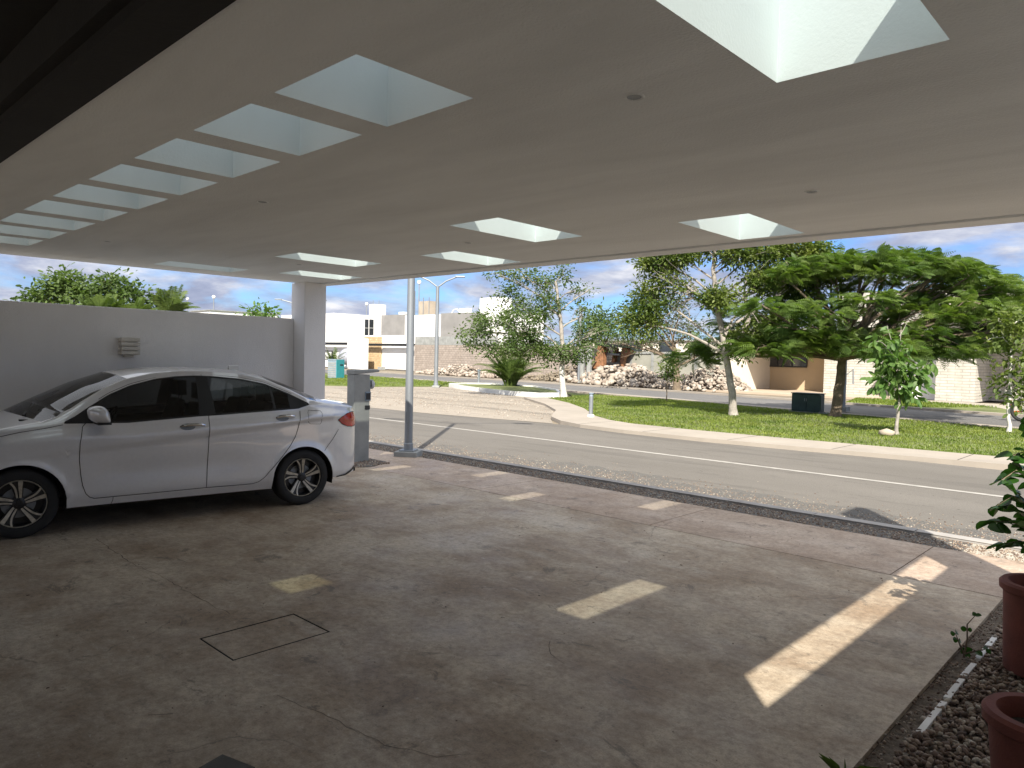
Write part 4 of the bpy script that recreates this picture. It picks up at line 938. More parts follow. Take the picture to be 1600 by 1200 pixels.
panel('white_wall', 633, 692, 493, 560, YH+5.6, 'white', B2, .3)
house_box('water_tank_housing', 655, 671, 685, 470, 500, YH+12, 'beige', B2)
for q, px in enumerate((648, 661, 670)):
    p = PY(px, 494, YH+8); m = MB(); m.tube([(p.x, p.y, p.z-.3), (p.x, p.y, p.z+(2.2 if q else 3.0))], .05, 5); m.build('antenna', 'galv', B2)
m = MB(); p = PY(627, 490, YH+7); m.box(p.x-.5, p.x+.5, p.y, p.y+.6, p.z-.5, p.z+.2); m.build('rooftop_unit', 'globe', B2)
B3 = empty('block_house', (0, 0, 0), 0, 'unpainted grey block house above the long wall', 'house')
house_box('storey', 689, 733, 760, 488, 545, YH+3, 'grayrender', B3)
p = PY(724, 487, YH+5); m = MB(); m.box(p.x-.6, p.x+.6, p.y, p.y+.6, p.z-.6, p.z+.35); m.build('air_conditioner', 'globe', B3)
m = MB(); pts = [PY(x_, y_, YH+4) for x_, y_ in ((706, 489), (709, 484), (714, 483), (719, 488))]; m.tube(pts, .06, 6); m.build('pipe', 'globe', B3)
B4 = empty('white_house', (0, 0, 0), 0, 'white house with a tall cubic roof tank behind the leaning tree', 'house')
house_box('storey', 733, 790, 850, 487, 545, YH+7, 'white', B4)
house_box('water_tank_housing', 750, 783, 800, 464, 492, YH+9, 'white', B4)
p = PY(778, 464, YH+9); m = MB(); m.tube([p, (p.x, p.y, p.z+1.2)], .05, 5); m.build('antenna', 'galv', B4)
# antennas on the first house
for px in (583, 592):
    p = PY(px, 476, YH+13); m = MB(); m.tube([p, (p.x, p.y, p.z+.6)], .04, 5); m.build('antenna', 'galv', H)
# gable wall of block with grey band on top
BW = empty('block_wall', (0, 0, 0), 0, 'long concrete block boundary wall behind the rubble', 'wall')
YB = 44.5
a = PY(649, 526, YB); e = PY(962, 560, YB); zt_ = PY(700, 539, YB).z
m = MB(); m.box(a.x, e.x, YB, YB+.25, 0, zt_); m.build('block_panel', 'block', BW)
m = MB(); m.box(a.x, PY(775, 526, YB).x, YB-.01, YB+.26, zt_+.002, a.z); m.build('render_band', 'conc', BW)
for px in (649, 718, 790, 830, 852, 874, 900, 918, 940):
    c = PY(px, 560, YB); m = MB(); m.box(c.x-.13, c.x+.13, YB-.04, YB-.002, 0, zt_-.02); m.build('pillar', 'block', BW)
PW = empty('panel_wall', (0, 0, 0), 0, 'weathered pale concrete panel wall behind the stone piles', 'wall')
a = PY(962, 552, YB-1.5); e = PY(1150, 552, YB-1.5); zp = PY(1000, 553, YB-1.5).z
m = MB(); m.box(a.x, e.x, YB-1.5, YB-1.3, 0, zp); m.build('panel', 'panelwall', PW)
m = MB(); m.box(a.x, e.x, YB-1.56, YB-1.26, zp+.002, zp+.16); m.build('coping', 'conc', PW)
for px in (986, 1020, 1054, 1088, 1122):
    c = PY(px, 560, YB-1.5); m = MB(); m.box(c.x-.1, c.x+.1, YB-1.55, YB-1.502, 0, zp-.01); m.build('pillar', 'conc', PW)
bh = empty('pale_building', (0, 0, 0), 0, 'low pale building behind the panel wall, half hidden by trees', 'building')
a = PY(905, 520, YB+10); e = PY(1130, 545, YB+10); m = MB(); m.box(a.x, e.x, YB+10, YB+22, 0, PY(1000, 533, YB+10).z); m.build('wall', 'cream', bh)
m = MB(); m.box(a.x-.2, e.x+.2, YB+9.8, YB+22, PY(1000, 533, YB+10).z+.01, PY(1000, 531, YB+10).z+.02); m.build('roof', 'conc', bh)
for q in range(4):
    c = PY(930+q*50, 543, YB+9.97); m = MB(); m.box(c.x, c.x+1.6, YB+9.95, YB+9.99, c.z-.6, c.z+.4); m.build('window', 'winglass', bh)
# right-hand house
RH = empty('stone_house', (0, 0, 0), 0, 'pale stone clad house with recessed garage across the far road', 'house')
YR = 39.0
def wl(name, x0, x1, zt0, Y, mat, th=.3, z0=0.0, ypx=590):
    a = PY(x0, ypx, Y).x; b = PY(x1, ypx, Y).x; m = MB(); m.box(min(a, b), max(a, b), Y, Y+th, z0, zt0); return m.build(name, mat, RH)
ztop = PY(1200, 556, YR).z+1.2
xa = PY(1132, 590, YR).x; xb = PY(1151, 590, YR).x; xw = PY(1263, 590, YR+.02).x; xe = PY(1352, 590, YR).x
m = MB(); m.box(xa, xb, YR, YR+6.0, 0, 3.2); m.build('side_wall', 'cream', RH)
YK = YR+4.4
m = MB(); m.box(xb+.002, xw+3, YK, YK+.3, 0, 3.2); m.build('back_wall', 'peach', RH)
pw0, pw1 = PY(1191, 578, YK-.04), PY(1262, 540, YK-.04)
m = MB(); m.box(pw0.x, pw1.x, YK-.04, YK-.001, PY(1200, 572, YK-.04).z, 2.9); w_ = m.build('window', 'winglass', RH)
m = MB(); m.box(pw0.x, pw1.x, YK-.08, YK-.041, PY(1200, 573, YK-.04).z, PY(1200, 571, YK-.04).z)
for f in (0, .33, .66, .985): m.box(pw0.x+(pw1.x-pw0.x)*f, pw0.x+(pw1.x-pw0.x)*f+.07, YK-.08, YK-.041, PY(1200, 571, YK-.04).z+.002, 2.9)
m.build('frame', 'black', w_)
m = MB(); m.box(xw, xe, YR+2.2, YR+6, 0, 3.2); m.build('stone_wall', 'stonewhite', RH)
m = MB(); m.box(xa-.2, xw, YR-.15, YR+6.2, 3.2, 3.5); m.build('garage_roof', 'cream', RH)
m = MB(); m.box(xa-1.0, xe+1, YR-2.0, YR+4.39, -.05, .06); m.build('driveway', 'drive', RH)
def upw(px): return PY(px, 500, YR+2.2).x
m = MB(); m.box(xe+.002, PY(1405, 590, YR+3).x, YR+3.0, YR+3.3, 0, 2.4); m.build('low_wall', 'cream', RH)
m = MB(); m.box(PY(1405, 590, YR+1.5).x, PY(1462, 590, YR+1.5).x, YR+1.5, YR+1.8, 0, 3.6); m.build('white_wall', 'white', RH)
m = MB(); m.box(PY(1462, 590, YR+.5).x, PY(1524, 590, YR+.5).x, YR+.5, YR+8, 0, 4.2); m.build('stone_block', 'stonewhite', RH)
m = MB(); m.box(PY(1524, 590, YR+1.6).x, PY(1660, 590, YR+1.6).x, YR+3.6, YR+8, 0, 4.4); m.build('stone_return', 'stonewhite', RH)
m = MB(); m.box(PY(1290, 500, YR+6).x, PY(1680, 500, YR+6).x, YR+8.01, YR+14, 0, PY(1590, 446, YR+8).z); m.build('upper_storey', 'stonewhite', RH)
m = MB(); m.box(PY(1452, 500, YR).x, PY(1700, 500, YR).x, YR-1.6, YR+8.0, 4.45, 4.7); m.build('roof_slab', 'cream', RH)
pr_ = [PY(1322, 601, YR-.5), PY(1322, 586, YR-.5), PY(1333, 577, YR-.5), PY(1333, 600, YR-.5)]
m = MB(); m.tube([pr_[0], pr_[1], pr_[2], pr_[3]], .04, 6); m.build('handrail', 'galv', RH)
sheet('front_garden', [(PY(1335, 600, 33).x, 31.8), (-8.3, 31.7), (-4.2, 31.0), (-6.0, 35.5), (-9.5, 37.5), (PY(1335, 600, 37).x, 37.5)], 0.015, 'lawn')
sheet('gravel_yard', [(-8.2, 31.9), (10, 28.6), (10, 39.4), (-11, 39.4), (-9.5, 37.6), (-6.0, 35.6)], 0.005, 'gritpale')
g3 = grass('garden_grass', [(PY(1335, 600, 33).x, 31.8), (-8.3, 31.7), (-6.0, 35.5), (-9.5, 37.5), (PY(1335, 600, 37).x, 37.5)], 6000, 0.07); g3['label'] = 'patch of garden grass in front of the stone house'
p = G(1428, 617); t = empty('garden_bench', (p[0], p[1]+1.2, 0), 0, 'low pale bench in the garden of the stone house', 'bench')
m = MB(); m.box(-.9, .9, -.25, .25, .42, .50); m.build('seat', 'path', t, bevel=.01)
for s_ in (-.7, .7):
    m = MB(); m.box(s_-.08, s_+.08, -.2, .2, 0, .419); m.build('leg', 'path', t, bevel=.01)

# neighbouring building behind the side wall
nb = empty('white_house', (0, 0, 0), 0, 'white house top just visible over the side wall', 'house')
a = PD(322, 489, 60); m = MB(); m.box(a.x-3, a.x+.8, a.y, a.y+6, 0, PD(322, 485.5, 60).z); m.build('wall', 'white', nb)
m = MB(); m.box(a.x-3.1, a.x+.9, a.y-.1, a.y+6.1, PD(322, 485.5, 60).z+.001, PD(322, 484.5, 60).z+.02); m.build('roof', 'conc', nb)

# covered car, pots by the white house
p = PY(549, 575, YH-1.2); t = empty('covered_car', (p.x, p.y, 0), 0, 'vehicle under a crumpled silver cover beside the white house', 'covered car')
V = []; F = []; n1, n2 = 12, 20
for a_ in range(n1+1):
    th = pi*a_/n1
    for b_ in range(n2):
        ph = pi*2*b_/n2; x_, y_, z_ = math.cos(th), math.sin(th)*math.cos(ph), math.sin(th)*math.sin(ph)
        jit = 1+.05*math.sin(a_*3.1+b_*2.3)
        V.append((2.1*np.sign(x_)*abs(x_)**.8*jit, .95*y_*jit, 1.15+1.1*z_*jit*(1 if z_ > 0 else .8)))
for a_ in range(n1):
    for b_ in range(n2): F.append((a_*n2+b_, a_*n2+(b_+1) % n2, (a_+1)*n2+(b_+1) % n2, (a_+1)*n2+b_))
m = MB(); m.add(V, F); m.build('cover', 'silvercover', t, smooth=True)
for q in (-1.3, 1.3):
    m = MB(); m.lathe([(.0, -.1), (.33, -.1), (.33, .1), (0, .1)], (q, -.75, .33), 18, 'y'); m.build('wheel', 'rubber', t, smooth=True)
p = PY(512, 580, YH-5); t = empty('metal_gate', (p.x, p.y, 0), 0, 'low dark metal gate left of the teal utility box', 'gate')
for q in (-2.0, -.6, .8): 
    m = MB(); m.tube([(q, 0, 0), (q, 0, 1.9)], .07, 6); m.build('post', 'black', t)
for z in (.15, .95, 1.85):
    m = MB(); m.tube([(-2.0, 0, z), (.8, 0, z)], .045, 6); m.build('rail', 'black', t)

# ------------------------------------------------------------------ rubble, stones
ico = bmesh.new(); bmesh.ops.create_icosphere(ico, subdivisions=1, radius=1); IV = np.array([v.co[:] for v in ico.verts]); IF = [[v.index for v in f.verts] for f in ico.faces]; ico.free()
def rocks(name, P, s, mat, label, cat, squash=.75, kind='stuff', jag=.22, smooth=False):
    """random stones: a few template shapes"""
    n = len(P); tone = rng.uniform(0, 1, n); obs = []
    tv = IV*(1+rng.uniform(-jag, jag, (len(IV), 1)))
    R = rand_rot(n)
    S = np.stack([rng.uniform(.7, 1.3, n), rng.uniform(.6, 1.1, n), rng.uniform(.5, .9, n)], -1)*s[:, None]
    R = R*S[:, None, :]
    R[:, 2, :] *= squash
    o = batch(tv, IF, R, P, name, mat, tone=tone, smooth=smooth)
    return tag(o, label, cat, kind=kind)
def pile(name, pts, n, smin, smax, label, mat='rock'):
    """pts: (x, y, radius, height) mounds"""
    tot = sum(r for _, _, r, _ in pts); P = []
    for x, y, r, h in pts:
        k_ = int(n*r/tot); a = rng.uniform(0, 2*pi, k_); d = np.sqrt(rng.uniform(0, 1, k_))*r
        z = .78*h*(1-(d/r)**1.3)*rng.uniform(.80, 1.05, k_)
        P.append(np.column_stack([x+d*np.cos(a)*1.2, y+d*np.sin(a)*.8, np.maximum(z, .02)]))
    P = np.concatenate(P); s = rng.uniform(smin, smax, len(P))*.85
    return rocks(name, P, s, mat, label, 'rubble')
def gp(px, Y, py=600): v = PY(px, py, Y); return v.x
pile('rubble_pile', [(gp(715, 42), 42.0, 2.6, 1.25), (gp(735, 41.6), 41.6, 2.0, 1.0), (gp(690, 42), 42, 1.6, .7), (gp(755, 41.4), 41.4, 1.6, .6), (gp(664, 43), 43.2, 1.0, .3), (gp(775, 41), 41.0, 1.6, .45)], 700, .10, .26, 'pale limestone rubble heap against the block wall left of the palm')
pile('rubble_pile', [(gp(915, 40.6), 40.6, 1.9, 1.0), (gp(945, 40.2), 40.2, 2.2, 1.5), (gp(972, 39.6), 39.6, 2.4, 1.7), (gp(1000, 39), 39.0, 2.2, 1.55), (gp(1025, 38.6), 38.6, 1.9, 1.0), (gp(985, 40.8), 40.8, 2.2, 1.7)], 900, .16, .38, 'large pale boulder heap in the middle in front of the excavator')
pile('rubble_pile', [(gp(1045, 38.6), 38.8, 1.9, 1.25), (gp(1065, 38.2), 38.2, 1.8, .9)], 700, .06, .18, 'sandy brown rubble mound between the boulder heaps')
pile('rubble_pile', [(gp(1085, 38.2), 38.4, 2.0, 1.35), (gp(1105, 38), 38.4, 2.0, 1.9), (gp(1122, 37.8), 38.4, 1.4, 1.5)], 900, .08, .22, 'mixed rubble heap next to the white garage wall')
pile('earth_pile', [(gp(870, 41), 41.6, 2.2, .9), (gp(890, 41), 41.4, 2.0, 1.5), (gp(840, 41.5), 41.8, 2.4, .4)], 500, .08, .2, 'brown earth heap between the tree trunk and grey post', 'earth')
# pebbles in the planter
Q = np.column_stack([rng.uniform(-.88, .28, 15000), rng.uniform(1.2, 6.1, 15000)])
n = len(Q); s = rng.uniform(.009, .021, n)
P = np.column_stack([Q, -0.022+rng.uniform(0, .022, n)])
rocks('planter_gravel', P, s, 'pebble', 'brown river pebbles filling the planter bed', 'gravel', .8, smooth=True)
Q = np.column_stack([-.93+rng.normal(0, .035, 500), rng.uniform(2.2, 6.1, 500)])
rocks('edge_pebbles', np.column_stack([Q, np.full(500, -.008)]), rng.uniform(.004, .011, 500), 'pebble', 'scattered small pebbles along the planter edge', 'gravel', .8, smooth=True)
Q = np.column_stack([rng.uniform(-9.6, -8.8, 700), rng.uniform(5.95, 6.7, 700)])
rocks('pillar_gravel', np.column_stack([Q, np.full(700, .006)]), rng.uniform(.008, .02, 700), 'pebble', 'small gravel around the foot of the meter pillar', 'gravel', .8, smooth=True)
Q = np.column_stack([rng.uniform(-14, 1.5, 9000), rng.uniform(7.5, 7.95, 9000)])
rocks('kerb_gravel', np.column_stack([Q, np.full(9000, -.010)]), rng.uniform(.005, .014, 9000), 'pebble', 'loose grey gravel between the pavement and kerb', 'gravel', .8, smooth=True)
Q = np.column_stack([rng.uniform(-16, 4, 9000), 8.12+np.abs(rng.normal(0, .42, 9000))])
rocks('road_edge_gravel', np.column_stack([Q, np.full(9000, -.026)]), rng.uniform(.004, .012, 9000), 'pebble', 'loose gravel strewn over the road along the near kerb', 'gravel', .7)
Q = np.column_stack([rng.uniform(-8.5, -1.0, 420), rng.uniform(.9, 7.3, 420)])
rocks('floor_debris', np.column_stack([Q, np.full(420, .002)]), rng.uniform(.002, .007, 420)*rng.choice([1, 1, 1.6], 420), 'pebble', 'tiny stones and dry leaf bits scattered on the garage floor', 'debris', .35)
Q = np.column_stack([rng.uniform(-30, -13, 2500), rng.uniform(14.3, 24, 2500)]); Q = Q[in_poly(Q, [(-24, 13.22), (-16, 13.52), (-12.0, 14.22), (-14.5, 17.3), (-19.7, 21.6), (-24, 23.7), (-29.3, 25.8), (-30.4, 21.9)])]
rocks('lot_stones', np.column_stack([Q, np.full(len(Q), -.02)]), rng.uniform(.01, .035, len(Q)), 'rock', 'small pale stones scattered over the sandy lot', 'gravel', .6)
# white painted edging strips in the planter (broken dashes)
for i, (a, b) in enumerate(((3.62, 4.05), (4.10, 4.42), (4.46, 4.70), (4.78, 5.02), (5.05, 5.25))):
    m = MB(); w0 = .002*math.sin(i*2.1); m.prism([(-.872+w0, a), (-.842+w0, a+.01), (-.840, b), (-.868, b-.01)], -.028, .004)
    tag(m.build('edging_strip', 'whitepaint', bevel=.002), ['long white edging strip nearest the small pot', 'white edging strip second from the small pot', 'dusty middle white edging strip', 'white edging strip beside the seedling', 'white edging strip farthest along the planter'][i], 'edging', 'white edging strips in the planter')
x, y = G(1385, 682); P = np.array([[x, y, .09]])
r_ = batch(IV*(1+rng.uniform(-.1, .1, (len(IV), 1))), IF, np.array([np.diag([.20, .13, .10])]), P, 'boulder', 'beige', smooth=True); tag(r_, 'tan stone lying on the lawn beside the broad leaved sapling', 'stone')
# dark tile at the bottom
x, y = G(362, 1192); t = MB(); t.prism([(-.09, -.07), (.09, -.075), (.10, .07), (-.085, .075)], 0.0, .02); o = t.build('loose_tile', 'winglass', bevel=.003); o.location = (x+.05, y-.06, 0.001); o.rotation_euler = (0, 0, .3); tag(o, 'dark loose tile lying on the floor at the bottom edge', 'tile')

# grey posts in front of the rubble
for px, lab, w in ((904, 'thin grey post standing left of the concrete stub', .09),):
    x, y = G(px, 598); t = empty('street_post', (x, y, 0), 0, lab, 'post')
    m = MB(); m.tube([(0, 0, 0), (0, 0, 5.2)], w, 10); m.build('pole', 'galv', t, smooth=True)
    m = MB(); m.box(-.2, .2, -.2, .2, 0, .12); m.build('base', 'conc', t)
x, y = G(921, 598); t = empty('concrete_stub', (x, y-.5, 0), .2, 'pair of rough concrete stubs beside the thin grey post', 'concrete post')
for s_ in (-.22, .3):
    m = MB(); m.box(s_-.15, s_+.13, -.14, .14, 0, 2.15); m.build('stub', 'conc', t, bevel=.03)
m = MB(); m.box(-.45, .5, -.16, .16, 2.16, 2.32); m.build('lintel', 'conc', t, bevel=.03)

# ------------------------------------------------------------------ excavator
p = PY(955, 590, 41.8)
t = empty('excavator', (p.x, p.y, 0), 0, 'rusty orange excavator working behind the boulder heap', 'excavator')
E_ = lambda px, py: Vector((PY(px, py, 41.8).x-p.x, 0, PY(px, py, 41.8).z))
def slab_bar(a, b, w, d, name, mat, y=0):
    a, b = Vector(a), Vector(b); dd = (b-a).normalized(); nn_ = Vector((-dd.z, 0, dd.x)); m = MB(); V = []
    for q, ww in ((a, w[0]), (b, w[1])):
        for s1, s2 in ((1, 1), (1, -1), (-1, -1), (-1, 1)): V.append(q+nn_*ww/2*s1+Vector((0, y+d/2*s2, 0)))
    m.add(V, [(0, 1, 2, 3), (7, 6, 5, 4)]+[(i, (i+1) % 4, 4+(i+1) % 4, 4+i) for i in range(4)]); return m.build(name, mat, t, bevel=.04)
slab_bar(E_(937, 577), E_(941, 541), (.85, .45), .5, 'stick', 'orange')
slab_bar(E_(940, 543), E_(930, 572), (.3, .55), .4, 'boom', 'orange', .5)
slab_bar(E_(929, 562), E_(925, 578), (.9, .3), .7, 'bucket', 'barkdark', -.1)
slab_bar(E_(945, 539.5), E_(984, 541.5), (.22, .22), 1.9, 'cab_roof', 'black', .6)
slab_bar(E_(974, 543), E_(966, 560), (.9, .2), .4, 'counterweight', 'orange', .6)
slab_bar(E_(965, 552), E_(961, 578), (.4, .3), .3, 'rear_frame', 'orange', .8)
slab_bar(E_(953, 543), E_(947, 575), (.35, .2), .3, 'front_post', 'orange', .8)
slab_bar(E_(944, 553), E_(964, 554), (.15, .15), .3, 'hydraulic_bar', 'galv', .4)
slab_bar(E_(944, 576), E_(962, 573), (.8, .6), 1.2, 'engine_housing', 'black', .8)
slab_bar(E_(934, 590), E_(968, 590), (.9, .9), 2.4, 'crawler_track', 'rubber', 1.0)

# ------------------------------------------------------------------ motor tricycle at the right edge
x, y = G(1588, 657)
t = empty('motorcycle', (x, y+.2, 0), math.radians(-8), 'orange motorcycle standing on the far road at the right edge', 'motorcycle')
for q in (-.15, 1.25):
    w_ = empty('wheel', (q+.3, 0, .33)); w_.parent = t
    m = MB(); V = []
    ring = [(.33+.05*math.cos(a), .05*math.sin(a)) for a in np.linspace(0, 2*pi, 9)]; m.lathe(ring, n=28, axis='y'); m.build('tyre', 'rubber', w_, smooth=True)
    m = MB(); ring = [(.27+.012*math.cos(a), .02*math.sin(a)) for a in np.linspace(0, 2*pi, 7)]; m.lathe(ring, n=28, axis='y'); m.build('rim', 'chrome', w_, smooth=True)
    m = MB()
    for k_ in range(12):
        a = 2*pi*k_/12; m.tube([(0, 0, 0), (.27*math.cos(a), 0, .27*math.sin(a))], .006, 4)
    m.tube([(0, -.06, 0), (0, .06, 0)], .04, 8); m.build('spokes', 'galv', w_)
m = MB(); m.tube([(-.25, .1, .2), (-.25, .1, .78)], .03, 6); m.tube([(-.28, .1, .25), (.1, .1, .28), (.5, .1, .36), (1.3, .1, .30)], .03, 6); m.tube([(.2, 0, .33), (.55, 0, .75), (1.1, 0, .8), (1.55, 0, .35)], .028, 6); m.build('frame', 'orangebright', t, smooth=True)
m = MB(); m.box(.35, .85, -.11, .11, .72, .86); m.build('seat', 'black', t, bevel=.04)
m = MB(); m.box(.86, 1.25, -.13, .13, .74, .95); m.build('fuel_tank', 'orangebright', t, bevel=.05)
m = MB(); m.tube([(1.2, -.3, 1.05), (1.15, 0, 1.0), (1.2, .3, 1.05)], .015, 6); m.build('handlebar', 'black', t)
m = MB(); m.box(.6, .95, -.12, .12, .3, .58); m.build('engine', 'galv', t, bevel=.03)

# ------------------------------------------------------------------ plants
def limb(mb, a, b, r0, r1, bend=.12, n=7, seg=6):
    a, b = Vector(a), Vector(b); L = (b-a).length; off = Vector((rnd.uniform(-1, 1), rnd.uniform(-1, 1), rnd.uniform(-.2, 1)))*bend*L
    off2 = Vector((rnd.uniform(-1, 1), rnd.uniform(-1, 1), rnd.uniform(-1, 1)))*bend*L*.35
    P = []
    for i in range(seg+1):
        f = i/seg; P.append(a+(b-a)*f+off*math.sin(pi*f)+off2*math.sin(2*pi*f))
    mb.tube(P, [r0+(r1-r0)*i/seg for i in range(seg+1)], n); return P
LEAF = ([(0, 0, 0), (.35, .22, .05), (.75, .20, .02), (1, 0, -.06), (.75, -.20, .02), (.35, -.22, .05)], [(0, 1, 2, 3), (0, 3, 4, 5)])
def leaves_at(C_, n_each, spread, size, droop=.2):
    k_ = len(C_); P = np.repeat(C_, n_each, 0)+rng.normal(0, 1, (k_*n_each, 3))*spread
    D = rng.normal(0, 1, P.shape); D[:, 2] = D[:, 2]*.6-droop; D += (P-np.repeat(C_, n_each, 0))*1.5/max(np.max(spread), 1e-3)*.6
    R = dir_rot(D, rng.uniform(-1.1, 1.1, len(P)), rng.uniform(.7, 1.3, len(P))*size); return R, P
def frond_template(n=9, L=1.0):
    """a drooping feathery leaf: paired slender leaflets on a thin stem"""
    V = []; F = []
    for i in range(n):
        f = (i+1)/n; x = L*f; z = -.35*L*f*f+.06*math.sin(f*3); w = .36*L*math.sin(pi*(.18+.78*f))
        for s_ in (1, -1):
            b = len(V); hw = .036*L
            V += [(x-hw, 0, z), (x+hw, 0, z), (x+hw+.10*L, s_*w, z-.05*L-.25*w), (x-hw*.4+.08*L, s_*w*1.02, z-.05*L-.25*w)]; F.append((b, b+1, b+2, b+3))
    return V, F
FROND = frond_template()
def crown_points(clusters, k):
    """clump centres in ellipsoids, more near the shell"""
    out_ = []
    for c, r, n in clusters:
        n = int(n*k); d = rng.normal(0, 1, (n, 3)); d /= np.linalg.norm(d, axis=1, keepdims=True); q = rng.uniform(.25, 1, (n, 1))**.5
        out_.append(np.array(c)+d*q*np.array(r))
    return out_
def tree(name, label, cat, base, trunk, clusters, bark, leafm, leafsize, kind='leaf', per=14, spread=.18, r0=.14, r1=.06, twigs=5, k=1.0, group=None, bare=0, droop=.2, lowbark=None):
    """trunk: list of absolute points; clusters: (centre, radii, clumps)"""
    t = empty(name, base, 0, label, cat, group); b3 = Vector(base)
    tm = MB(); tp = [Vector(q)-b3 for q in trunk]; n = len(tp)
    seg = []; rad = []
    for i in range(n-1):
        for j in range(4): f = j/4; seg.append(tp[i].lerp(tp[i+1], f)+Vector((rnd.uniform(-1, 1), rnd.uniform(-1, 1), 0))*.02*(i+j > 0)); rad.append(r0+(r1-r0)*((i+f)/(n-1)))
    seg.append(tp[-1]); rad.append(r1); rad[0] *= 1.35; 
    tm.tube(seg, rad, 10); trunk_o = tm.build('trunk', bark, t, smooth=True)
    if lowbark:
        lm = MB(); h = lowbark; sub = [q for q in seg if q.z <= h]; lm.tube(sub, [rad[i]+.006 for i in range(len(sub))], 10, cap=False); lm.build('painted_band', 'barkwhite', trunk_o, smooth=True)
    bm_ = MB(); pts = crown_points(clusters, k)
    for (c, r, nn_), P in zip(clusters, pts):
        c = Vector(c)-b3; cand = [i for i in range(len(seg)) if i > len(seg)*(.3 if kind == 'leaf' else .82)]
        hd = lambda q: math.hypot(seg[q].x-c.x, seg[q].y-c.y); i = min(cand, key=lambda q: abs(seg[q].z-(c.z-.7*hd(q)))+.05*hd(q))
        rr = max(.018, rad[i]*.48); L = limb(bm_, seg[i], c, rr, rr*.45, .10)
        for j in range(min(len(P), twigs)):
            q = Vector(P[j*len(P)//max(1, min(len(P), twigs))])-b3; s_ = L[rnd.choice([3, 4, 5, 6])]
            L2 = limb(bm_, s_, q, rr*.35, .006, .12, 5, 5)
            for e in range(2 if kind == 'leaf' else 0):
                q2 = L2[3]+Vector((rnd.uniform(-1, 1), rnd.uniform(-1, 1), rnd.uniform(-.4, 1)))*(q-s_).length*.4; limb(bm_, L2[2+e], q2, .010, .004, .15, 4, 4)
        for j in range(bare):
            q = c+Vector((rnd.gauss(0, 1)*r[0], rnd.gauss(0, 1)*r[1], rnd.gauss(0, 1)*r[2]))*.75; limb(bm_, L[rnd.choice([2, 3, 4, 5])], q, rr*.3, .004, .2, 4, 5)
    if bm_.v: bm_.build('branches', bark, t, smooth=True)
    C_ = np.concatenate(pts)-np.array(b3)
    if kind == 'leaf':
        R, P = leaves_at(C_, per, spread, leafsize, droop); batch(*LEAF, R, P, 'crown', leafm, t)
    else:
        nf = per; P = np.repeat(C_, nf, 0)+rng.normal(0, 1, (len(C_)*nf, 3))*spread
        cen = np.concatenate([np.repeat(np.array([c]), len(p_)*nf, 0) for (c, _, _), p_ in zip(clusters, pts)])-np.array(b3)
        D = P-cen; D[:, 2] *= .3; D /= np.maximum(np.linalg.norm(D, axis=1, keepdims=True), .1); D += rng.normal(0, .55, D.shape)*[1, 1, .35]; D[:, 2] += .12
        R = dir_rot(D, rng.normal(0, .5, len(P)), rng.uniform(.7, 1.25, len(P))*leafsize); batch(*FROND, R, P, 'crown', leafm, t)
    return t
def CL(px, py, D, rpx, rpy, n, depthr=None):
    c = PD(px, py, D); s = D/FPX; rx = rpx*s; rz = rpy*s; d = depthr or rx
    return ((c.x, c.y, c.z), (max(rx, d)*.75+.25*rx, max(rx, d)*.75+.25*rx, rz), n)
def gz(px, py): x, y = G(px, py); return (x, y, 0.0)
def depth_of(px, py): x, y = G(px, py); return float(np.dot(np.array([x, y, -HC]), _f))

# T1: leaning tree left of centre
D1 = depth_of(881, 621); b = gz(881, 621)
tr = [b, PD(878, 580, D1), PD(880, 545, D1), PD(876, 505, D1), PD(872, 470, D1), PD(868, 440, D1)]
cl = [CL(740, 520, D1-.5, 28, 9, 10), CL(770, 505, D1-.3, 35, 18, 22), CL(745, 540, D1, 22, 8, 7), CL(800, 470, D1+.3, 25, 28, 20), CL(820, 510, D1-.6, 38, 30, 40), CL(795, 545, D1-.5, 38, 15, 26),
      CL(835, 545, D1-.4, 30, 16, 24), CL(850, 480, D1, 28, 30, 26), CL(850, 440, D1+.3, 24, 14, 10), CL(812, 432, D1+.4, 26, 12, 10), CL(780, 428, D1+.2, 20, 5, 4), CL(880, 430, D1, 8, 18, 5),
      CL(890, 550, D1, 22, 14, 14), CL(915, 545, D1+.2, 20, 18, 14), CL(912, 490, D1+.3, 9, 16, 4), CL(910, 520, D1+.3, 14, 10, 5), CL(945, 515, D1+.4, 14, 10, 6), CL(865, 555, D1-.6, 22, 16, 12), CL(900, 455, D1+.2, 16, 12, 3), CL(925, 450, D1, 22, 14, 1)]
tree('leafy_tree', 'bushy leaning tree with pale trunk between the palm and bollard light', 'tree', b, tr, cl, 'bark', 'leafA', .125, per=48, spread=np.array([.19, .19, .13]), r0=.125, r1=.05, twigs=4, bare=3, lowbark=1.5, group='trees in the median')
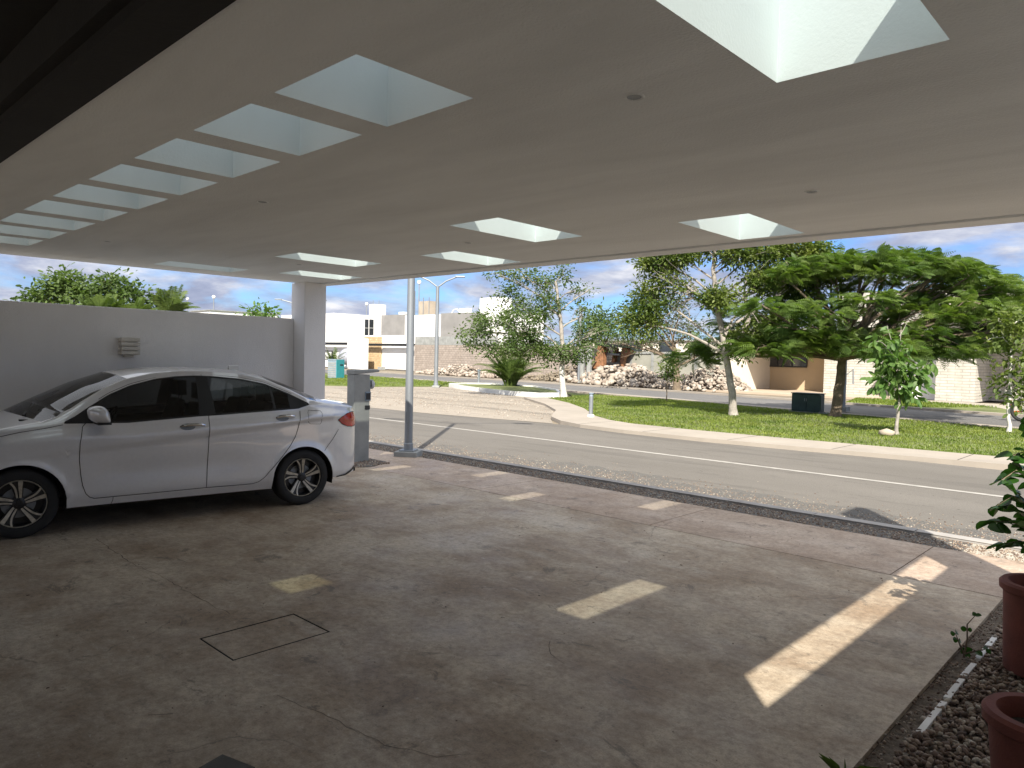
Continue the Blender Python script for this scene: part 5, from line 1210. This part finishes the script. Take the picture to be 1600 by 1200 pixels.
# T2: pale trunk tree with bare twigs
D2 = depth_of(1146, 650); b = gz(1146, 650)
tr = [b, PD(1142, 600, D2), PD(1135, 555, D2), PD(1125, 505, D2), PD(1118, 455, D2), PD(1115, 420, D2), PD(1118, 385, D2)]
cl = [CL(1030, 410, D2+.3, 24, 16, 16), CL(1060, 395, D2, 28, 16, 20), CL(1095, 385, D2+.3, 30, 12, 16), CL(1012, 405, D2, 12, 8, 4), CL(1045, 440, D2, 30, 22, 8), CL(1020, 465, D2+.4, 32, 28, 18), CL(1000, 500, D2+.5, 30, 28, 20), CL(1125, 465, D2-.5, 24, 14, 16),
      CL(1150, 395, D2-.3, 26, 14, 16), CL(1190, 395, D2, 28, 16, 18), CL(1230, 390, D2+.3, 28, 14, 20), CL(1270, 395, D2, 26, 16, 20), CL(1190, 440, D2-.3, 26, 22, 13), CL(1240, 440, D2, 30, 26, 18), CL(1275, 425, D2+.3, 24, 22, 12), CL(1190, 520, D2-.4, 30, 26, 12), CL(1225, 500, D2, 26, 24, 12), CL(1160, 540, D2-.5, 20, 16, 8), CL(1130, 350, D2, 60, 14, 14), CL(1230, 350, D2, 60, 14, 14)]
t2 = tree('leafy_tree', 'tall open tree with whitish trunk and yellow green leaves in the middle of the lawn', 'tree', b, tr, cl, 'bark', 'leafB', .115, per=42, spread=np.array([.17, .17, .13]), r0=.125, r1=.05, twigs=4, bare=2, k=2.1, group='trees in the median')
bb = MB(); b3 = Vector(b)      # thick forked side limb
limb(bb, PD(1134, 555, D2)-b3, PD(1170, 500, D2-.1)-b3, .075, .065, .04, 8); limb(bb, PD(1170, 500, D2-.1)-b3, PD(1163, 462, D2-.2)-b3, .065, .06, .02, 8); limb(bb, PD(1163, 462, D2-.2)-b3, PD(1205, 448, D2-.2)-b3, .06, .05, .03, 8)
limb(bb, PD(1205, 448, D2-.2)-b3, PD(1255, 418, D2)-b3, .05, .02, .04, 8); limb(bb, PD(1190, 455, D2-.2)-b3, PD(1270, 435, D2)-b3, .03, .01, .04, 6); limb(bb, PD(1160, 470, D2-.2)-b3, PD(1180, 400, D2-.2)-b3, .03, .012, .05, 6)
limb(bb, PD(1163, 475, D2-.3)-b3, PD(1198, 525, D2-.4)-b3, .022, .008, .06, 6); limb(bb, PD(1122, 490, D2)-b3, PD(1085, 465, D2)-b3, .06, .035, .04, 7); limb(bb, PD(1085, 465, D2)-b3, PD(1030, 500, D2+.3)-b3, .03, .008, .1, 6)
for q in range(26): limb(bb, PD(1085+rnd.uniform(-8, 8), 460+rnd.uniform(-8, 8), D2)-b3, PD(1035+rnd.uniform(-30, 35), 450+rnd.uniform(-35, 40), D2+rnd.uniform(-.6, .6))-b3, .016, .004, .12, 5)
bb.build('fork', 'bark', t2, smooth=True)
# poinciana with umbrella crown
D3 = depth_of(1305, 652); b = gz(1305, 652)
tr = [b, PD(1309, 620, D3), PD(1314, 580, D3), PD(1316, 556, D3)]
cl = []
topy = lambda q: float(np.interp(q, [1180, 1230, 1290, 1360, 1420, 1480, 1540, 1590, 1640], [470, 415, 398, 392, 396, 408, 432, 460, 500]))
boty = lambda q: float(np.interp(q, [1060, 1150, 1240, 1300, 1360, 1420, 1500, 1560, 1640], [560, 555, 548, 538, 556, 556, 556, 545, 530]))
for px in range(1225, 1625, 40):                      # sunlit top shell
    for dd in (-1.0, .6): cl.append(CL(px+rnd.uniform(-10, 10), topy(px)+9+5*abs(dd), D3+dd, 38, 11, 15, 38*D3/FPX*1.2))
for q in range(36):                                   # body of the crown
    px = 1210+(q % 9)*46+rnd.uniform(-18, 18); f = ((q//9)+rnd.uniform(.1, .9))/4; a_, b_ = topy(px)+22, boty(px)-16
    cl.append(CL(px, a_+(b_-a_)*f, D3+(-2.0, -.7, .6, 1.7)[(q*7) % 4]+rnd.uniform(-.4, .4), rnd.uniform(28, 40), rnd.uniform(11, 17), 10, 34*D3/FPX*1.1))
for px in (1195, 1240, 1285, 1345, 1390, 1435, 1480, 1520):      # low skirt toward the viewer
    cl.append(CL(px, boty(px)-10, D3+rnd.uniform(-2.2, -.8), 34, 12, 16, 34*D3/FPX*1.2))
for px, py, dd in ((1160, 528, .8), (1118, 545, 1.2), (1085, 556, 1.4), (1150, 500, 1.2)): cl.append(CL(px, py, D3+dd, 30, 14, 11))
tree('poinciana_tree', 'wide umbrella shaped tree with feathery dark green fronds on the right', 'tree', b, tr, cl, 'barkdark', 'leafC', .34, kind='frond', per=12, spread=np.array([.16, .16, .07]), r0=.17, r1=.12, twigs=4, k=1.0, group='trees in the median')
x, y = G(1316, 642); t = empty('street_post', (x, y, 0), 0, 'dark post standing right behind the umbrella tree trunk', 'post')
m = MB(); m.tube([(0, 0, 0), (0, 0, 4.2)], .10, 10); m.build('pole', 'galv', t, smooth=True); m = MB(); m.box(-.2, .2, -.2, .2, 0, .15); m.build('footing', 'conc', t)
# grey-green tree behind
D4 = 42.0; b = (PD(1058, 598, 40).x, PD(1058, 598, 40).y, 0)
Db = 40.0
tr = [b, PD(1056, 560, Db), PD(1052, 540, Db)]
cl = [CL(1000, 530, Db, 32, 18, 22), CL(985, 500, Db, 24, 22, 18), CL(1040, 500, Db, 34, 24, 26), CL(1080, 520, Db, 30, 22, 24), CL(1010, 470, Db, 28, 18, 14), CL(1060, 480, Db, 26, 18, 16), CL(965, 535, Db, 14, 8, 5), CL(1100, 550, Db, 18, 14, 10)]
tree('leafy_tree', 'grey green airy tree with low dark branches behind the boulder heap', 'tree', b, tr, cl, 'barkdark', 'leafD', .16, per=26, spread=np.array([.32, .32, .2]), r0=.20, r1=.12, twigs=5, bare=6)
b = (*G(944, 588), 0); b = (PD(944, 588, 52).x, PD(944, 588, 52).y, 0)
cl = [CL(925, 505, 52, 26, 14, 24), CL(950, 502, 52, 22, 14, 24), CL(940, 525, 52, 30, 14, 20)]
tree('round_tree', 'distant dark rounded tree behind the leaning tree', 'tree', b, [b, PD(944, 540, 52)], cl, 'barkdark', 'leafA', .24, per=26, spread=.35, r0=.2, r1=.15, twigs=3)
# saplings
Ds = depth_of(1042, 628); b = gz(1042, 628)
cl = [CL(1047, 570, Ds, 14, 10, 12), CL(1053, 584, Ds, 10, 8, 7), CL(1040, 580, Ds, 8, 8, 5)]
tree('sapling', 'thin small sapling with a tuft of leaves on the lawn', 'sapling', b, [b, PD(1042, 600, Ds), PD(1043, 580, Ds)], cl, 'barkdark', 'leafB', .13, per=16, spread=.11, r0=.022, r1=.014, twigs=2, group='saplings on the lawn')
Ds = depth_of(1401, 680); b = gz(1401, 680)
cl = [CL(1378, 535, Ds, 16, 14, 9), CL(1400, 545, Ds, 20, 16, 12), CL(1385, 570, Ds, 22, 14, 13), CL(1410, 575, Ds, 22, 16, 15), CL(1432, 590, Ds, 20, 14, 11), CL(1395, 600, Ds, 22, 13, 13), CL(1425, 610, Ds, 18, 10, 8), CL(1450, 575, Ds, 8, 10, 3), CL(1378, 590, Ds, 10, 12, 5)]
ts = tree('sapling', 'young tree with large drooping light green leaves beside the tan stone', 'sapling', b, [b, PD(1404, 645, Ds), PD(1405, 615, Ds), PD(1402, 570, Ds)], cl, 'bark', 'leafS', .23, per=6, spread=.09, r0=.045, r1=.02, twigs=2, droop=1.5, group='saplings on the lawn')
bb = MB(); b3 = Vector(b); limb(bb, PD(1402, 560, Ds)-b3, PD(1408, 510, Ds)-b3, .015, .006, .05); limb(bb, PD(1395, 540, Ds)-b3, PD(1386, 508, Ds)-b3, .010, .005, .05); limb(bb, PD(1405, 525, Ds)-b3, PD(1420, 500, Ds)-b3, .008, .004, .05); bb.build('bare_twigs', 'bark', ts)
Ds = depth_of(1576, 676); b = gz(1576, 676)
cl = [CL(1570, 500, Ds, 24, 16, 14), CL(1600, 495, Ds, 22, 18, 12), CL(1565, 525, Ds, 22, 12, 12), CL(1590, 530, Ds, 22, 14, 13), CL(1585, 560, Ds, 20, 14, 10), CL(1575, 590, Ds, 22, 12, 10), CL(1600, 600, Ds, 18, 16, 9), CL(1565, 612, Ds, 14, 6, 4), CL(1590, 622, Ds, 16, 8, 6)]
tree('sapling', 'slender sapling with yellow green leaves at the right edge of the lawn', 'sapling', b, [b, PD(1577, 630, Ds), PD(1578, 570, Ds), PD(1580, 510, Ds)], cl, 'barkwhite', 'leafB', .15, per=12, spread=.12, r0=.05, r1=.02, twigs=3, droop=.6, group='saplings on the lawn')

# palms
def palm(name, label, base, nf, L, lean, mat='leafP', stems=6, leaflets=16, lw=.035, ll=.32, rise=1.0, h0=0.0, br=.15):
    t = empty(name, base, 0, label, 'palm'); sm = MB(); V = []; F = []
    for i in range(nf):
        a = rnd.uniform(0, 2*pi); le = rnd.uniform(.15, 1)*lean; l_ = L*rnd.uniform(.65, 1.1)
        b0 = Vector((math.cos(a)*br*rnd.random(), math.sin(a)*br*rnd.random(), h0)); P = []
        for k_ in range(13):
            f = k_/12; out_ = le*l_*(f**1.4)*.8; up = l_*rise*(f*1.15-.55*le*f**2.4); P.append(b0+Vector((math.cos(a)*out_, math.sin(a)*out_, up)))
        sm.tube(P, [.022-.018*k_/12 for k_ in range(13)], 5)
        for k_ in range(leaflets):
            f = .22+.78*k_/leaflets; q = f*12; j = min(11, int(q)); c = P[j].lerp(P[j+1], q-j); d = (P[j+1]-P[j]).normalized()
            side = d.cross(Vector((0, 0, 1))); side = side.normalized() if side.length > .05 else Vector((-math.sin(a), math.cos(a), 0))
            for s_ in (1, -1):
                m_ = ll*math.sin(pi*(.15+.75*f))*rnd.uniform(.8, 1.15); e = c+side*s_*m_*.75+d*m_*.55+Vector((0, 0, -.28*m_)); w = d*lw
                mid = c.lerp(e, .5)+Vector((0, 0, .06*m_)); n0 = len(V); V += [c-w*.4, c+w*.4, mid+w*.6, e, mid-w*.6]; F.append((n0, n0+1, n0+2, n0+3, n0+4))
    sm.build('stems', 'leafP', t); m = MB(); m.add(V, F); m.build('fronds', mat, t, recalc=False); return t
x, y = G(797, 606)
palm('areca_palm', 'bushy clumping palm on the white kerbed island', (x, y, 0.05), 80, 2.15, 1.25, leaflets=22, ll=.40, lw=.030, rise=1.0, br=.38)
# trees over the side wall
def wallpt(px, py, D): v = PD(px, py, D); return (v.x, v.y, 0.0)
Dw = 24.0; b = wallpt(130, 560, Dw)
cl = [CL(70, 463, Dw, 26, 14, 22), CL(100, 440, Dw, 22, 14, 22), CL(110, 458, Dw, 28, 16, 26), CL(150, 462, Dw, 26, 14, 22), CL(175, 445, Dw, 22, 12, 18), CL(200, 462, Dw, 24, 12, 20), CL(225, 470, Dw, 16, 8, 9), CL(60, 478, Dw, 24, 10, 14), CL(140, 490, Dw, 60, 16, 30)]
tree('leafy_tree', 'dense green tree rising behind the side wall on the left', 'tree', b, [b, PD(132, 520, Dw), PD(130, 480, Dw)], cl, 'barkdark', 'leafA', .17, per=24, spread=np.array([.2, .2, .14]), r0=.15, r1=.08, twigs=4)
p = PD(160, 505, 21); palm('palm', 'yellow green palm in front of the tree behind the side wall', (p.x, p.y, 0), 24, 1.15, 1.0, leaflets=20, ll=.36, lw=.03, h0=PD(160, 505, 21).z-.2, rise=.9)
p = PD(205, 510, 21); palm('palm', 'shorter palm right of the yellow green palm behind the side wall', (p.x, p.y, 0), 20, .95, 1.0, leaflets=18, ll=.32, lw=.03, h0=p.z, rise=.9)
p = PD(262, 505, 24); palm('palm', 'thin palm with arching fronds at the right of the group behind the wall', (p.x, p.y, 0), 16, 1.35, 1.15, leaflets=20, ll=.40, lw=.035, h0=p.z, rise=.9)
Dw = 26.0; b = wallpt(408, 560, Dw)
cl = [CL(400, 490, Dw, 14, 8, 10), CL(420, 492, Dw, 12, 6, 7), CL(408, 505, Dw, 26, 10, 14)]
tree('leafy_tree', 'small leafy treetop showing over the wall near the column', 'tree', b, [b, PD(408, 520, Dw)], cl, 'barkdark', 'leafS', .17, per=14, spread=.14, r0=.08, r1=.05, twigs=3)
# palm by the white house
p = PY(520, 575, YH-4.5); palm('small_palm', 'small dark palm beside the covered vehicle at the white house', (p.x, p.y, 0), 14, 2.6, .9, leaflets=14, ll=.5, lw=.06)

# ------------------------------------------------------------------ pots
def pot(name, label, x, y, r, h, rb):
    t = empty(name, (x, y, 0), 0, label, 'plant pot', 'terracotta pots in the planter')
    m = MB(); m.lathe([(0, 0.0), (rb, 0.0), (rb+(r-rb)*.5, h*.45), (r, h-.06), (r+.018, h-.045), (r+.020, h-.012), (r+.008, h), (r-.022, h), (r-.03, h-.02), (r-.034, h-.09), (0, h-.09)], n=56)
    m.build('pot', 'terra', t, smooth=True)
    m = MB(); m.lathe([(r-.036, h-.07), (r*.5, h-.062), (0, h-.058)], n=32); m.build('soil', 'soil', t, smooth=True); return t
def leaf_round(name, root, stems, size, nper, mat='leafK'):
    """stems with paired rounded leaflets"""
    sm = MB(); V = []; F = []
    for P in stems:
        P = [Vector(q) for q in P]; sm.tube(P, [.007-.005*i/(len(P)-1) for i in range(len(P))], 6)
        for i in range(nper):
            f = .12+.88*i/(nper-1); q = f*(len(P)-1); j = min(len(P)-2, int(q)); c = P[j].lerp(P[j+1], q-j); d = (P[j+1]-P[j]).normalized()
            for s_ in (1, -1):
                side = d.cross(Vector((0, 0, 1))).normalized()*s_; dd = (side*.9+d*.5+Vector((rnd.uniform(-.3, .3), rnd.uniform(-.3, .3), rnd.uniform(-.7, .15)))).normalized()
                nrm = dd.cross(d); nrm = nrm.normalized(); wv = dd.cross(nrm).normalized(); l_ = size*rnd.uniform(.7, 1.2); n0 = len(V)
                ring = [(0, 0), (.18, .30), (.45, .46), (.72, .40), (.93, .20), (1.04, 0), (.93, -.20), (.72, -.40), (.45, -.46), (.18, -.30)]
                for a, w_ in ring: V.append(c+dd*(a*l_)+wv*(w_*l_)+nrm*(.14*l_*abs(w_)*2-.22*l_*a*a))
                F += [(n0, n0+1, n0+2, n0+3, n0+4, n0+5), (n0, n0+5, n0+6, n0+7, n0+8, n0+9)]
    sm.build('stems', 'barkdark', root); m = MB(); m.add(V, F); m.build('leaves', mat, root, recalc=False)
# tall pot: left silhouette at px 1563, base left near py 1045
pb = PD(1612, 1040, 3.0)
e0 = ray(1564, 960)
def pot_at(px_left, py_rim, D, r, h):
    """centre so that the left silhouette of the rim falls on px_left at depth D"""
    c = PD(px_left, py_rim, D)+Vector(tuple(CR))*r; return c
c = pot_at(1573, 912, 3.95, .21, 0); HP = c.z
tp = pot('plant_pot', 'tall dark terracotta pot with leafy shrub at the right edge', c.x, c.y, .19, c.z, .175)
c2 = pot_at(1551, 1116, 2.45, .17, 0)
pot('plant_pot', 'lower terracotta pot with dark soil in the bottom right corner', c2.x, c2.y, .155, max(.2, c2.z), .115)
pl = empty('potted_shrub', (c.x, c.y, c.z-.06), 0, 'leafy shrub with rounded dark leaves growing from the tall terracotta pot', 'shrub')
def SP(px, py, D): return PD(px+13, py, D)-Vector((c.x, c.y, c.z-.06))
Dp = 4.15; stems = []
for pts in (((1640, 905, 0), (1640, 800, 0), (1620, 720, .1), (1590, 705, .1), (1570, 712, .1)), ((1640, 800, 0), (1615, 760, 0), (1575, 735, -.1), (1552, 750, -.1)),
            ((1640, 850, 0), (1610, 800, 0), (1570, 775, .0), (1545, 790, .05)), ((1640, 880, 0), (1605, 835, -.1), (1570, 815, -.1), (1540, 815, -.1)), ((1640, 900, 0), (1610, 860, .1), (1580, 845, .1), (1556, 850, .1)),
            ((1640, 760, 0), (1620, 690, 0), (1600, 660, 0)), ((1640, 820, 0), (1600, 790, .15), (1572, 768, .2)), ((1640, 790, 0), (1610, 745, .15), (1580, 728, .2)), ((1640, 860, 0), (1600, 815, .2), (1575, 795, .2))):
    P = [SP(a, b_, Dp+d_) for a, b_, d_ in pts]; Q = []
    for i in range(len(P)-1):
        for k_ in range(3): Q.append(P[i].lerp(P[i+1], k_/3))
    Q.append(P[-1]); stems.append(Q)
# taller stems that reach past the wall top
for (x_, y_, z_) in ((.05, 4.0, 2.1),):
    e = Vector((x_, y_, z_)); a = Vector((c.x+.02, c.y, c.z)); Q = [a.lerp(e, f)+Vector((0, 0, .12*math.sin(pi*f)))-Vector((c.x, c.y, c.z-.06)) for f in np.linspace(0, 1, 9)]; stems.append(Q)
leaf_round('potted_shrub', pl, stems[:-1], .088, 8)
# seedling by the edging
x, y = G(1506, 1022); sd_ = empty('seedling', (x, y, 0), 0, 'small seedling with long leaves growing beside the edging strips', 'seedling')
st_ = [[(0, 0, -.02), (.01, .02, .08), (.0, .05, .16), (.03, .09, .21)], [(0, 0, 0), (-.03, .01, .06), (-.05, .02, .10)], [(0, 0, 0), (.05, .0, .03), (.10, .03, .05)]]
leaf_round('seedling', sd_, st_, .036, 3)
x, y = G(1300, 1215); gz_ = empty('grass_tuft', (x+.05, y, 0), 0, 'tuft of narrow leaves poking up at the bottom edge', 'grass tuft')
m = MB()
for q in range(9):
    a = rnd.uniform(0, 2*pi); l_ = rnd.uniform(.06, .13); d = Vector((math.cos(a), math.sin(a), 0)); s_ = d.cross(Vector((0, 0, 1)))*.004
    m.add([-s_, s_, d*l_*.4+Vector((0, 0, l_*.7))+s_, d*l_+Vector((0, 0, l_*.9)), d*l_*.4+Vector((0, 0, l_*.7))-s_], [(0, 1, 2, 3, 4)])
m.build('blades', 'leafP', gz_, recalc=False)
